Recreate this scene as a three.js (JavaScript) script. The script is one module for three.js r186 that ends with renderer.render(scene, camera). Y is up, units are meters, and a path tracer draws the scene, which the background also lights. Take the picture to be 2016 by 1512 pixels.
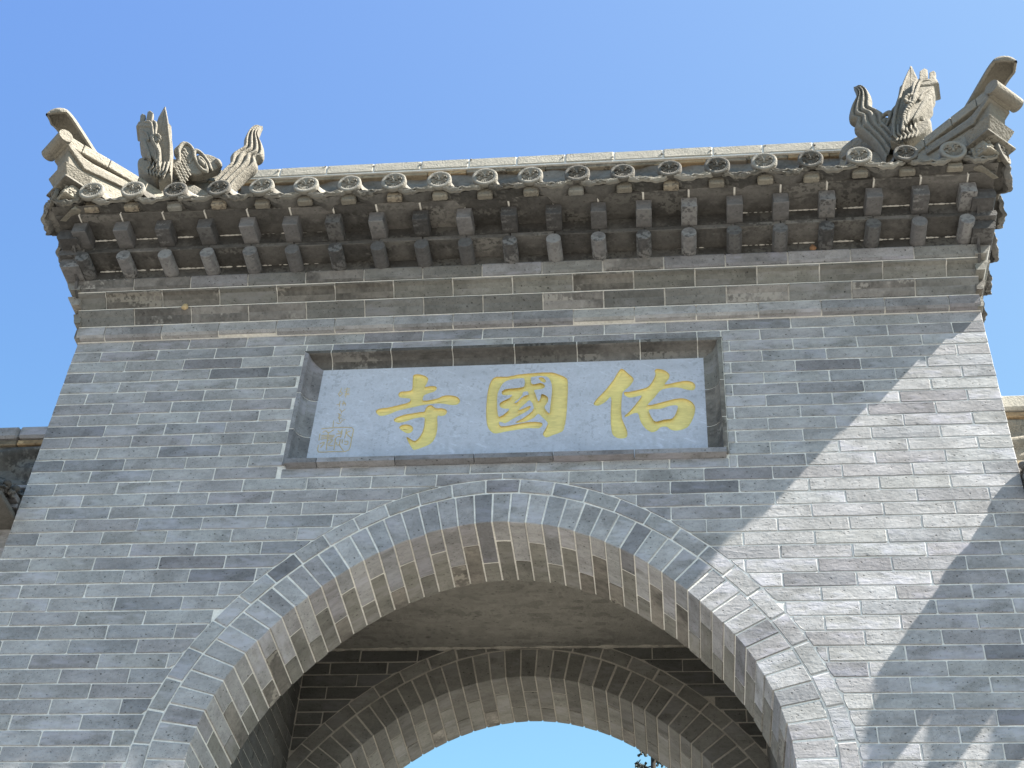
import * as THREE from 'three';
import { mergeGeometries } from 'three/addons/utils/BufferGeometryUtils.js';

// ---------------------------------------------------------------- camera, sky, sun, exposure
const U = 0.28;                     // one brick length with its joint, in metres
const CH = 0.2378;                  // one course, in brick lengths
const Y0 = 1.6 + 16.6197 * U;       // height of the foot of the cornice
const scene = new THREE.Scene();
const camera = new THREE.PerspectiveCamera(30.155, 4 / 3, 0.1, 2500);
camera.rotation.order = 'YXZ';
camera.rotation.set(0.7437, 0.1512, 0.0713);
camera.position.set((10.0582 - 7.5) * U, 1.6, 16.4881 * U);

const EXPOSURE = 4.4;
const SUN = new THREE.Vector3(0.8, 1, 0.192).normalize();
{
  const w = 512, h = 256, data = new Float32Array(w * h * 4), d = new THREE.Vector3();
  for (let j = 0; j < h; j++) for (let i = 0; i < w; i++) {
    const el = (j + 0.5) / h * Math.PI - Math.PI / 2, az = ((i + 0.5) / w - 0.5) * 2 * Math.PI;
    d.set(Math.cos(el) * Math.cos(az), Math.sin(el), Math.cos(el) * Math.sin(az));
    const c = d.dot(SUN), up = Math.max(0, d.y), air = Math.exp(-Math.max(0.45, up) * 3.5), g0 = 0.5 + 0.5 * c, glow = Math.pow(g0, 2.6), halo = Math.pow(g0, 5), low = Math.max(0, 0.45 - up);
    const o = (j * w + i) * 4, k = 1 / EXPOSURE;
    data[o] = k * (-0.012 + 1.30 * air + 0.362 * glow + 0.10 * halo + 0.85 * low);
    data[o + 1] = k * (0.020 + 2.70 * air + 0.616 * glow + 0.62 * low);
    data[o + 2] = k * (0.676 + 1.347 * air + 0.303 * glow + 0.06 * halo + 0.40 * low);
    data[o + 3] = 1;
  }
  const t = new THREE.DataTexture(data, w, h, THREE.RGBAFormat, THREE.FloatType);
  t.mapping = THREE.EquirectangularReflectionMapping; t.colorSpace = THREE.LinearSRGBColorSpace;
  t.magFilter = t.minFilter = THREE.LinearFilter; t.wrapS = THREE.RepeatWrapping; t.needsUpdate = true;
  scene.background = t; scene.environment = t;
}
const sun = new THREE.DirectionalLight(new THREE.Color().setRGB(1, 0.925, 0.80), 5);
sun.position.copy(SUN).multiplyScalar(40).add(new THREE.Vector3(0, 4, 0)); sun.target.position.set(0, 4, 0);
sun.castShadow = true; sun.shadow.mapSize.set(4096, 4096);
Object.assign(sun.shadow.camera, { left: -14, right: 14, top: 14, bottom: -14, near: 1, far: 90 });
scene.add(sun, sun.target);
const renderer = new THREE.WebGLRenderer({ antialias: true });
renderer.setSize(1024, 768);
renderer.toneMapping = THREE.LinearToneMapping; renderer.toneMappingExposure = EXPOSURE;
renderer.shadowMap.enabled = true;

// ---------------------------------------------------------------- helpers
let seed = 12345;
const rnd = () => { seed |= 0; seed = seed + 0x6D2B79F5 | 0; let t = Math.imul(seed ^ seed >>> 15, 1 | seed); t = t + Math.imul(t ^ t >>> 7, 61 | t) ^ t; return ((t ^ t >>> 14) >>> 0) / 4294967296; };
const rr = (a, b) => a + (b - a) * rnd();
const pick = (a) => a[Math.floor(rnd() * a.length)];
const V = (x, y, z) => new THREE.Vector3(x, y, z);
const W3 = (x, y, z) => V((x - 7.5) * U, Y0 + y * U, z * U);   // brick units on the gate's front -> metres
const lerp = (a, b, t) => a + (b - a) * t;
const used = {};
function numbered(n) { const k = used[n] = (used[n] ?? -1) + 1; return k ? n + '_' + String(k).padStart(3, '0') : n; }
function boxUV(g, ou = rnd() * 7, ov = rnd() * 7) {             // uv in metres, by the side each face looks to
  if (g.index) g = g.toNonIndexed();
  const p = g.attributes.position, n = p.count, uv = new Float32Array(n * 2), a = V(), b = V(), c = V();
  for (let i = 0; i < n; i += 3) {
    a.fromBufferAttribute(p, i); b.fromBufferAttribute(p, i + 1); c.fromBufferAttribute(p, i + 2);
    b.sub(a); c.sub(a); b.cross(c);
    const x = Math.abs(b.x), y = Math.abs(b.y), z = Math.abs(b.z);
    for (let k = 0; k < 3; k++) {
      const X = p.getX(i + k), Y = p.getY(i + k), Z = p.getZ(i + k), o = (i + k) * 2;
      if (z >= x && z >= y) { uv[o] = X + ou; uv[o + 1] = Y + ov; }
      else if (y >= x) { uv[o] = X + ou; uv[o + 1] = Z + ov; }
      else { uv[o] = Z + ou; uv[o + 1] = Y + ov; }
    }
  }
  g.setAttribute('uv', new THREE.BufferAttribute(uv, 2));
  return g;
}
const toWorld = (g) => g.scale(U, U, U).translate(-7.5 * U, Y0, 0);   // geometry laid out in brick units on the gate
function tris(list, smooth) {                                   // list of [a, b, c] arrays of [x, y, z]
  const g = new THREE.BufferGeometry();
  g.setAttribute('position', new THREE.Float32BufferAttribute(list.flat(2), 3));
  g.computeVertexNormals();
  return g;
}
function mesh(name, g, m, parent = scene) {
  const o = new THREE.Mesh(g, m); o.name = parent === scene ? numbered(name) : name;
  o.castShadow = o.receiveShadow = true; parent.add(o); return o;
}
function group(name, parent = scene) { const g = new THREE.Group(); g.name = parent === scene ? numbered(name) : name; parent.add(g); return g; }
function tag(o, label, category, grp, kind) { if (label) o.userData.label = label; if (category) o.userData.category = category; if (grp) o.userData.group = grp; if (kind) o.userData.kind = kind; return o; }
const bare = (g) => { if (g.index) g = g.toNonIndexed(); for (const k of Object.keys(g.attributes)) if (!['position', 'normal', 'uv'].includes(k)) g.deleteAttribute(k); if (!g.attributes.normal) g.computeVertexNormals(); if (!g.attributes.uv) g = boxUV(g); return g; };
const merge = (list) => mergeGeometries(list.map(bare));
function flip(g) {                                              // reverses the winding after a mirroring matrix
  if (g.index) g = g.toNonIndexed();
  for (const k of Object.keys(g.attributes)) { const a = g.attributes[k], s = a.itemSize; for (let i = 0; i < a.count; i += 3) for (let c = 0; c < s; c++) { const x = a.array[(i + 1) * s + c]; a.array[(i + 1) * s + c] = a.array[(i + 2) * s + c]; a.array[(i + 2) * s + c] = x; } }
  return g;
}
function put(g, m4) { g = g.clone().applyMatrix4(m4); if (m4.determinant() < 0) { g = flip(g); } g.deleteAttribute('normal'); g.computeVertexNormals(); return g; }

// a block standing on a polygon (x, y), its front face at z1, a small chamfer round the front, its sides running back to z0
function block(poly, z0, z1, cham = 0.012, wob = 0) {
  let area = 0; const n = poly.length;
  for (let i = 0; i < n; i++) { const [x, y] = poly[i], [u, v] = poly[(i + 1) % n]; area += x * v - u * y; }
  if (area < 0) poly = poly.slice().reverse();
  const inset = poly.map((p, i) => {
    const a = poly[(i + n - 1) % n], b = poly[(i + 1) % n];
    let d1 = [p[0] - a[0], p[1] - a[1]], d2 = [b[0] - p[0], b[1] - p[1]];
    const l1 = Math.hypot(...d1) || 1, l2 = Math.hypot(...d2) || 1;
    const nx = -(d1[1] / l1 + d2[1] / l2), ny = d1[0] / l1 + d2[0] / l2, q = Math.max(0.6, (nx * nx + ny * ny) / 2);
    return [p[0] + nx / q * cham, p[1] + ny / q * cham];
  });
  const zz = inset.map(() => z1 + rr(-wob, wob));
  const T = [], F = THREE.ShapeUtils.triangulateShape(inset.map((p) => new THREE.Vector2(p[0], p[1])), []);
  for (const [a, b, c] of F) T.push([[...inset[a], zz[a]], [...inset[b], zz[b]], [...inset[c], zz[c]]]);
  for (let i = 0; i < n; i++) {
    const j = (i + 1) % n, A = [...poly[i], z1 - cham], B = [...poly[j], z1 - cham], C = [...inset[j], zz[j]], D = [...inset[i], zz[i]], E = [...poly[i], z0], G = [...poly[j], z0];
    T.push([A, B, C], [A, C, D], [E, G, B], [E, B, A]);
  }
  return tris(T);
}
// rectangle with slightly worn corners
function rectPoly(x0, y0, x1, y1, j = 0.005, cut = 0.010) {
  const q = () => rr(-j, j), out = [];
  for (const [x, y, sx, sy] of [[x0, y0, 1, 1], [x1, y0, -1, 1], [x1, y1, -1, -1], [x0, y1, 1, -1]]) {
    const c = cut * rr(0.3, 1.8), px = x + q(), py = y + q();
    const a = [px + sx * c, py], b = [px, py + sy * c];
    if (sx * sy > 0) out.push(b, a); else out.push(a, b);
    if (Math.abs(x1 - x0) > 0.3 && sy === 1 && sx === 1) for (const t of [0.3, 0.68]) out.push([lerp(x0, x1, t + rr(-0.1, 0.1)), y + q() * 0.9]);
    if (Math.abs(x1 - x0) > 0.3 && sy === -1 && sx === -1) for (const t of [0.3, 0.68]) out.push([lerp(x1, x0, t + rr(-0.1, 0.1)), y + q() * 0.9]);
  }
  return out;
}
// an eight-cornered block f(i, j, k) -> [x, y, z] with chamfered edges; F maps (u, v, w) in 0..1 to a point
function hexa(F, du, dv, dw) {
  const P = (u, v, w) => F(u, v, w), q = [[0, du], [1, -du]], T = [];
  const c = (s, t, r, ax) => { const e = [s, t, r].map((b, i) => (i === ax ? b : b ? 1 - [du, dv, dw][i] : [du, dv, dw][i])); return P(...e); };
  const quad = (a, b, d, e) => T.push([a, b, d], [a, d, e]);
  for (let ax = 0; ax < 3; ax++) for (const s of [0, 1]) {
    const at = (a, b) => { const e = []; e[ax] = s; e[(ax + 1) % 3] = a; e[(ax + 2) % 3] = b; return c(...e, ax); };
    const l = [at(0, 0), at(1, 0), at(1, 1), at(0, 1)]; if (!s) l.reverse(); quad(...l);
  }
  for (let ax = 0; ax < 3; ax++) { const a1 = (ax + 1) % 3, a2 = (ax + 2) % 3;
    for (const s of [0, 1]) for (const t of [0, 1]) {
      const at = (r, f) => { const e = []; e[ax] = r; e[a1] = s; e[a2] = t; return c(...e, f); };
      const l = [at(0, a1), at(1, a1), at(1, a2), at(0, a2)]; if ((s ^ t) === 0) l.reverse(); quad(...l.reverse());
    } }
  for (const s of [0, 1]) for (const t of [0, 1]) for (const r of [0, 1]) { const l = [c(s, t, r, 0), c(s, t, r, 1), c(s, t, r, 2)]; if ((s + t + r) % 2 === 0) l.reverse(); T.push(l); }
  return tris(T);
}
const boxH = (x0, y0, z0, x1, y1, z1, c = 0.012) => hexa((u, v, w) => [lerp(x0, x1, u), lerp(y0, y1, v), lerp(z0, z1, w)], c / Math.abs(x1 - x0), c / Math.abs(y1 - y0), c / Math.abs(z1 - z0));
// a profile of (a, z) carried from t0(a, z) to t1(a, z); map(a, z, t) -> point
function prism(prof, t0, t1, map, smooth) {
  const T = [], n = prof.length, A = prof.map(([a, z]) => map(a, z, t0(a, z))), B = prof.map(([a, z]) => map(a, z, t1(a, z)));
  for (let i = 0; i < n; i++) { const j = (i + 1) % n; T.push([A[i], B[i], B[j]], [A[i], B[j], A[j]]); }
  const F = THREE.ShapeUtils.triangulateShape(prof.map((p) => new THREE.Vector2(p[0], p[1])), []);
  for (const [a, b, c] of F) { T.push([A[a], A[b], A[c]]); T.push([B[c], B[b], B[a]]); }
  return tris(T);
}
function sheet(nu, nv, f, closeU) {                             // smooth grid surface
  const pos = [], idx = [];
  for (let i = 0; i <= nu; i++) for (let j = 0; j <= nv; j++) pos.push(...f(i / nu, j / nv));
  for (let i = 0; i < nu; i++) for (let j = 0; j < nv; j++) { const a = i * (nv + 1) + j, b = a + nv + 1; idx.push(a, b, a + 1, b, b + 1, a + 1); }
  const g = new THREE.BufferGeometry(); g.setAttribute('position', new THREE.Float32BufferAttribute(pos, 3)); g.setIndex(idx); g.computeVertexNormals(); return g.toNonIndexed();
}
function tube(pts, r, seg = 12, rad = 6, close = false) {
  const c = new THREE.CatmullRomCurve3(pts.map((p) => V(...p)), close);
  const g = new THREE.TubeGeometry(c, seg, r, rad, close).toNonIndexed();
  const list = [g];
  if (!close) for (const t of [0, 1]) { const s = new THREE.SphereGeometry(r, rad, 4); s.translate(...c.getPoint(t).toArray()); list.push(s); }
  return merge(list);
}
function extrude(pts, w0, w1, bevel = 0.03, holes = [], segs = 2) { // outline in (s, y), thickness along w
  const s = new THREE.Shape(pts.map((p) => new THREE.Vector2(...p)));
  for (const h of holes) s.holes.push(new THREE.Path(h.map((p) => new THREE.Vector2(...p))));
  const g = new THREE.ExtrudeGeometry(s, { depth: Math.max(0.002, w1 - w0 - 2 * bevel), bevelEnabled: true, bevelThickness: bevel, bevelSize: bevel, bevelOffset: -bevel, bevelSegments: segs, curveSegments: 4 });
  g.translate(0, 0, w0 + bevel); return g;
}
function smoothLine(pts, n, closed) { return new THREE.CatmullRomCurve3(pts.map((p) => V(p[0], p[1], 0)), closed, 'centripetal').getPoints(n).map((p) => [p.x, p.y]); }

// ---------------------------------------------------------------- textures
function noiseField(n, cells, sd) {                             // tiling value noise, n x n, with cx by cy cells
  const [cx, cy] = cells; let s = sd * 7919 + 17;
  const h = new Float32Array(cx * cy).map(() => { s = Math.imul(s ^ s >>> 13, 1274126177) + 1013904223 | 0; return ((s ^ s >>> 16) >>> 0) / 4294967296; });
  const out = new Float32Array(n * n);
  for (let y = 0; y < n; y++) { const fy = y / n * cy, y0 = Math.floor(fy), ty = fy - y0, sy = ty * ty * (3 - 2 * ty), r0 = (y0 % cy) * cx, r1 = ((y0 + 1) % cy) * cx;
    for (let x = 0; x < n; x++) { const fx = x / n * cx, x0 = Math.floor(fx), tx = fx - x0, sx = tx * tx * (3 - 2 * tx), x1 = (x0 + 1) % cx, xa = x0 % cx;
      out[y * n + x] = (h[r0 + xa] * (1 - sx) + h[r0 + x1] * sx) * (1 - sy) + (h[r1 + xa] * (1 - sx) + h[r1 + x1] * sx) * sy; } }
  return out;
}
function fbm(n, cells, oct, sd) { let a = 0.5, tot = 0; const out = new Float32Array(n * n);
  for (let o = 0; o < oct; o++) { const f = noiseField(n, [cells[0] << o, cells[1] << o], sd + o * 31); for (let i = 0; i < f.length; i++) out[i] += f[i] * a; tot += a; a *= 0.55; }
  for (let i = 0; i < out.length; i++) out[i] /= tot; return out; }
const ss = (a, b, x) => { const t = Math.min(1, Math.max(0, (x - a) / (b - a))); return t * t * (3 - 2 * t); };
const enc = (x) => Math.round(255 * Math.pow(Math.min(1, Math.max(0, x)), 1 / 2.2));
function texture(n, metres, f, srgb) {
  const d = new Uint8Array(n * n * 4);
  for (let i = 0; i < n * n; i++) { const c = f(i, i % n, Math.floor(i / n)); if (srgb) { d[i * 4] = enc(c[0]); d[i * 4 + 1] = enc(c[1]); d[i * 4 + 2] = enc(c[2]); } else d[i * 4] = d[i * 4 + 1] = d[i * 4 + 2] = Math.round(255 * Math.min(1, Math.max(0, c))); d[i * 4 + 3] = 255; }
  const t = new THREE.DataTexture(d, n, n); t.wrapS = t.wrapT = THREE.RepeatWrapping; t.magFilter = THREE.LinearFilter; t.minFilter = THREE.LinearMipmapLinearFilter; t.generateMipmaps = true;
  if (srgb) t.colorSpace = THREE.SRGBColorSpace; t.repeat.set(1 / metres, 1 / metres); t.needsUpdate = true; return t;
}
const N = 1024;
const pores = new Float32Array(N * N), scratch = new Float32Array(N * N);
{ // small dark pits and short drag marks of the brick clay
  for (let k = 0; k < 3600; k++) { const x = rnd() * N, y = rnd() * N, big = rnd() < 0.10, rx = (big ? rr(3, 8) : rr(1, 3.4)), ry = rx * rr(0.3, 0.9), s = rr(0.35, 1), an = rr(-0.5, 0.5), ca = Math.cos(an), sa = Math.sin(an), R = Math.ceil(rx + 1);
    for (let b = -R; b <= R; b++) for (let a = -R; a <= R; a++) { const u = (a * ca + b * sa) / rx, v = (-a * sa + b * ca) / ry, q = u * u + v * v; if (q < 1) { const i = ((Math.floor(y + b) + N) % N) * N + (Math.floor(x + a) + N) % N; pores[i] = Math.max(pores[i], s * (1 - q * q)); } } }
  for (let k = 0; k < 900; k++) { let x = rnd() * N, y = rnd() * N; const an = rr(-0.25, 0.25) + (rnd() < 0.12 ? rr(-1.2, 1.2) : 0), L = rr(15, 120), s = rr(0.2, 0.8); for (let q = 0; q < L; q++) { x += Math.cos(an); y += Math.sin(an); scratch[((Math.floor(y) % N + N) % N) * N + (Math.floor(x) % N + N) % N] = s; } }
}
const nA = fbm(N, [5, 9], 5, 1), nB = fbm(N, [8, 22], 5, 2), nC = fbm(N, [3, 5], 5, 3), nF = fbm(N, [64, 64], 3, 4), nG = fbm(N, [20, 70], 3, 5), nD = fbm(N, [4, 4], 6, 6);
const brickTex = texture(N, 0.62, (i) => {
  let v = 0.84 + 0.36 * (nA[i] - 0.5) + 0.32 * (nB[i] - 0.5) + 0.26 * (nF[i] - 0.5) + 0.16 * (nG[i] - 0.5);
  const bloom = ss(0.52, 0.66, nC[i] * 0.55 + nB[i] * 0.45), haze = ss(0.50, 0.72, nA[i]) * 0.16, wet = ss(0.57, 0.67, nD[i]) * 0.17; v *= 1 - wet;
  v = v * (1 - 0.85 * pores[i]) + 0.09 * scratch[i];
  const e = Math.min(1, bloom * (0.2 + 1.1 * nG[i]) * 0.7 + haze * 0.7);
  return [v * 0.98 * (1 - e) + e * 1.02, v * (1 - e) + e * 1.04, v * 0.98 * (1 - e) + e * 1.12].map((x) => x * 0.90);
}, true);
const brickBump = texture(N, 0.62, (i) => 0.55 + 0.5 * (nB[i] - 0.5) + 0.35 * (nF[i] - 0.5) + 0.4 * (nG[i] - 0.5) - 0.5 * pores[i] - 0.12 * scratch[i], false);
const mortarTex = texture(512, 0.5, (i, x, y) => { const k = y * 2 * N + x * 2, v = 0.84 + 0.3 * (nF[k] - 0.5) + 0.35 * (nA[k] - 0.5); return [v, v * 0.99, v * 0.97]; }, true);
const grimeTex = texture(N, 0.75, (i) => { // weathered fired clay: dark film, pale lime runs
  const film = ss(0.40, 0.62, nD[i]), lime = ss(0.525, 0.60, nC[i] * 0.45 + nF[i] * 0.15 + nA[i] * 0.40) * ss(0.40, 0.52, nB[i] * 0.35 + nF[i] * 0.65);
  let v = lerp(0.78, 0.46, film) + 0.4 * (nB[i] - 0.5) + 0.3 * (nF[i] - 0.5); v *= 1 - 0.5 * pores[i];
  return [lerp(v, 1.0, lime * 0.85), lerp(v * 0.97, 0.98, lime * 0.85), lerp(v * 0.94, 0.93, lime * 0.85)].map((x) => x * 1.0);
}, true);
const concreteTex = texture(N, 1.9, (i, x, y) => {
  const k = x * N + y, nick = ss(0.545, 0.62, nG[i] * 0.6 + nF[i] * 0.4) * ss(0.38, 0.6, nC[i] * 0.5 + nD[i] * 0.5), nick2 = ss(0.55, 0.63, nG[k] * 0.55 + nF[i] * 0.45) * ss(0.42, 0.62, nA[i]);
  let fine = ss(0.50, 0.66, nF[i] * 0.6 + nG[i] * 0.4), v = 0.90 + 0.22 * (nA[i] - 0.5) + 0.5 * (nF[i] - 0.5) + 0.3 * (nB[i] - 0.5); v *= (1 - 0.30 * fine * ss(0.35, 0.65, nC[i])) * (1 - 0.10 * nick) * (1 - 0.12 * nick2) * (1 - 0.45 * pores[i]);
  return [v, v * 0.985, v * 0.95].map((q) => q * 0.9);
}, true);
const stoneTex = texture(N, 0.9, (i, x, y) => { // dressed plaque stone: fine mottling and slanting tool scratches
  const j = (((y + x * 0.5 | 0) % N) * N + x) % (N * N);
  const blot = ss(0.60, 0.68, nD[i] * 0.6 + nF[i] * 0.4), dark = ss(0.56, 0.70, nF[i] * 0.65 + nC[i] * 0.35) * 0.17 + blot * 0.07 + pores[(i * 7) % (N * N)] * 0.3, pale = ss(0.62, 0.75, nG[j] * 0.7 + nF[i] * 0.3) * 0.12;
  const v = 0.84 + 0.18 * (nA[i] - 0.5) + 0.24 * (nF[i] - 0.5) + 0.12 * (nB[i] - 0.5) + pale - dark;
  return [v * 0.985, v * 0.99, v * 1.0];
}, true);
const plasterTex = texture(N, 0.6, (i) => { const crack = ss(0.02, 0, Math.abs(nB[i] - 0.5)) * ss(0.45, 0.62, nC[i]), pit = ss(0.6, 0.72, nF[i]) * ss(0.4, 0.62, nA[i]); const v = (0.86 + 0.35 * (nA[i] - 0.5) + 0.3 * (nF[i] - 0.5)) * (1 - 0.4 * crack) * (1 - 0.35 * pit); return [v, v * 0.98, v * 0.94]; }, true);
const goldTex = texture(512, 0.5, (i, x, y) => { const k = y * 2 * N + x * 2, v = 0.84 + 0.25 * (nA[k] - 0.5) + 0.22 * (nG[k] - 0.5); return [v, v * (0.98 + 0.06 * (nC[k] - 0.5)), v * 0.95]; }, true);
const roughBump = texture(512, 0.35, (i, x, y) => { const k = y * 2 * N + x * 2; return 0.5 + 0.6 * (nF[k] - 0.5) + 0.7 * (nA[k] - 0.5) - 0.3 * pores[k]; }, false);

const mat = (name, c, map, bump, bs = 0.002, rough = 0.92, extra = {}) => Object.assign(new THREE.MeshStandardMaterial({ color: new THREE.Color().setRGB(...c), map, bumpMap: bump ?? null, bumpScale: bs, roughness: rough, side: THREE.DoubleSide, ...extra }), { name });
const BK = (v, t = [1, 1, 1]) => mat('grey_brick', t.map((x, i) => x * v * [0.985, 0.978, 1.055][i]), brickTex, brickBump, 0.0022);
const M = { // colours are real-world base colours, linear
  brick: [BK(0.41), BK(0.43), BK(0.455), BK(0.44, [0.99, 1.005, 1.0]), BK(0.385, [0.98, 1, 1.03]), BK(0.42, [1, 1.005, 0.985]), BK(0.40, [1.01, 1, 1.015]), BK(0.37, [1.015, 0.995, 1.01]), BK(0.47), BK(0.42)],
  dark: [BK(0.32, [0.98, 1, 1.04]), BK(0.29, [1.015, 0.99, 1.03]), BK(0.34, [1, 1, 1.03]), BK(0.26, [0.99, 1, 1.05])],
  mortar: mat('white_mortar', [0.80, 0.80, 0.80], mortarTex, roughBump, 0.002),
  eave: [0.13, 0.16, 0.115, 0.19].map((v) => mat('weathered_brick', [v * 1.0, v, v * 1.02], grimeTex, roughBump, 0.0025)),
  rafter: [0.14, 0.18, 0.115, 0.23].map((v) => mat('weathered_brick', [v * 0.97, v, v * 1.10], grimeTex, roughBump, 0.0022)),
  tile: [0.15, 0.18, 0.13].map((v) => mat('roof_tile_clay', [v, v, v * 1.0], grimeTex, roughBump, 0.002)),
  pale: mat('pale_plaster', [0.27, 0.258, 0.23], plasterTex, roughBump, 0.007),
  carve: mat('carved_grey_clay', [0.215, 0.205, 0.185], plasterTex, roughBump, 0.007),
  disc: mat('moulded_tile_clay', [0.235, 0.23, 0.215], grimeTex, roughBump, 0.003),
  discs: [0.19, 0.24, 0.30, 0.22].map((v) => mat('moulded_tile_clay', [v * 1.02, v, v * 0.95], v > 0.2 ? plasterTex : grimeTex, roughBump, 0.003)),
  cap: mat('ridge_brick', [0.38, 0.37, 0.345], plasterTex, roughBump, 0.003),
  course: [[0.36, 0.30, 0.22], [0.30, 0.26, 0.20], [0.42, 0.31, 0.19], [0.28, 0.25, 0.21]].map((c) => mat('rust_stained_brick', c, grimeTex, roughBump, 0.002)),
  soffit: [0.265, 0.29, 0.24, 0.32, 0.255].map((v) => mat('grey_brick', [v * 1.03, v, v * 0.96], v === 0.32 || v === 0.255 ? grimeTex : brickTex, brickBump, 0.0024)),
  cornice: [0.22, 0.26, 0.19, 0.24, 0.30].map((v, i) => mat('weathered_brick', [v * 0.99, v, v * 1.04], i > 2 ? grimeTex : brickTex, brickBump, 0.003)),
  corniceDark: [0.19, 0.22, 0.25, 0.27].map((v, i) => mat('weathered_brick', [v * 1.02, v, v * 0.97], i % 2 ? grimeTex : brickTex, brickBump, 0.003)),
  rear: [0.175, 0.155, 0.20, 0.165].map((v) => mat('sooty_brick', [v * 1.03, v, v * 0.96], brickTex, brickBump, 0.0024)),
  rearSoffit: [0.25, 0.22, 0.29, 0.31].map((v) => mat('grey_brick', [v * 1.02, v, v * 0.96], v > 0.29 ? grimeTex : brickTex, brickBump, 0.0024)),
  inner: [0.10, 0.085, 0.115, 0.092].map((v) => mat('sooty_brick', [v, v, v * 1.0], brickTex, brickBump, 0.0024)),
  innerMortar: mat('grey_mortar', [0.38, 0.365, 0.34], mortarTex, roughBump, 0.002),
  concrete: mat('stained_concrete', [0.245, 0.243, 0.235], concreteTex, roughBump, 0.004),
  stone: mat('plaque_stone', [0.555, 0.60, 0.715], stoneTex, roughBump, 0.0015, 0.85),
  gold: mat('gold_paint', [0.86, 0.75, 0.31], goldTex, roughBump, 0.0015, 0.62),
  goldEdge: mat('dirty_gold_paint', [0.66, 0.53, 0.21], goldTex, roughBump, 0.0015, 0.7),
  mud: mat('dried_mud', [0.60, 0.48, 0.30], plasterTex, roughBump, 0.004),
  rust: mat('reddish_mud', [0.34, 0.20, 0.12], plasterTex, roughBump, 0.004),
  ground: mat('courtyard_paving', [0.225, 0.215, 0.195], concreteTex, roughBump, 0.003),
  bark: mat('bark', [0.02, 0.017, 0.015], null, roughBump, 0.01),
  leaf: mat('needles', [0.018, 0.026, 0.022], null, null),
};
const brickMat = () => (rnd() < 0.13 ? pick(M.dark) : pick(M.brick));
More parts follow.
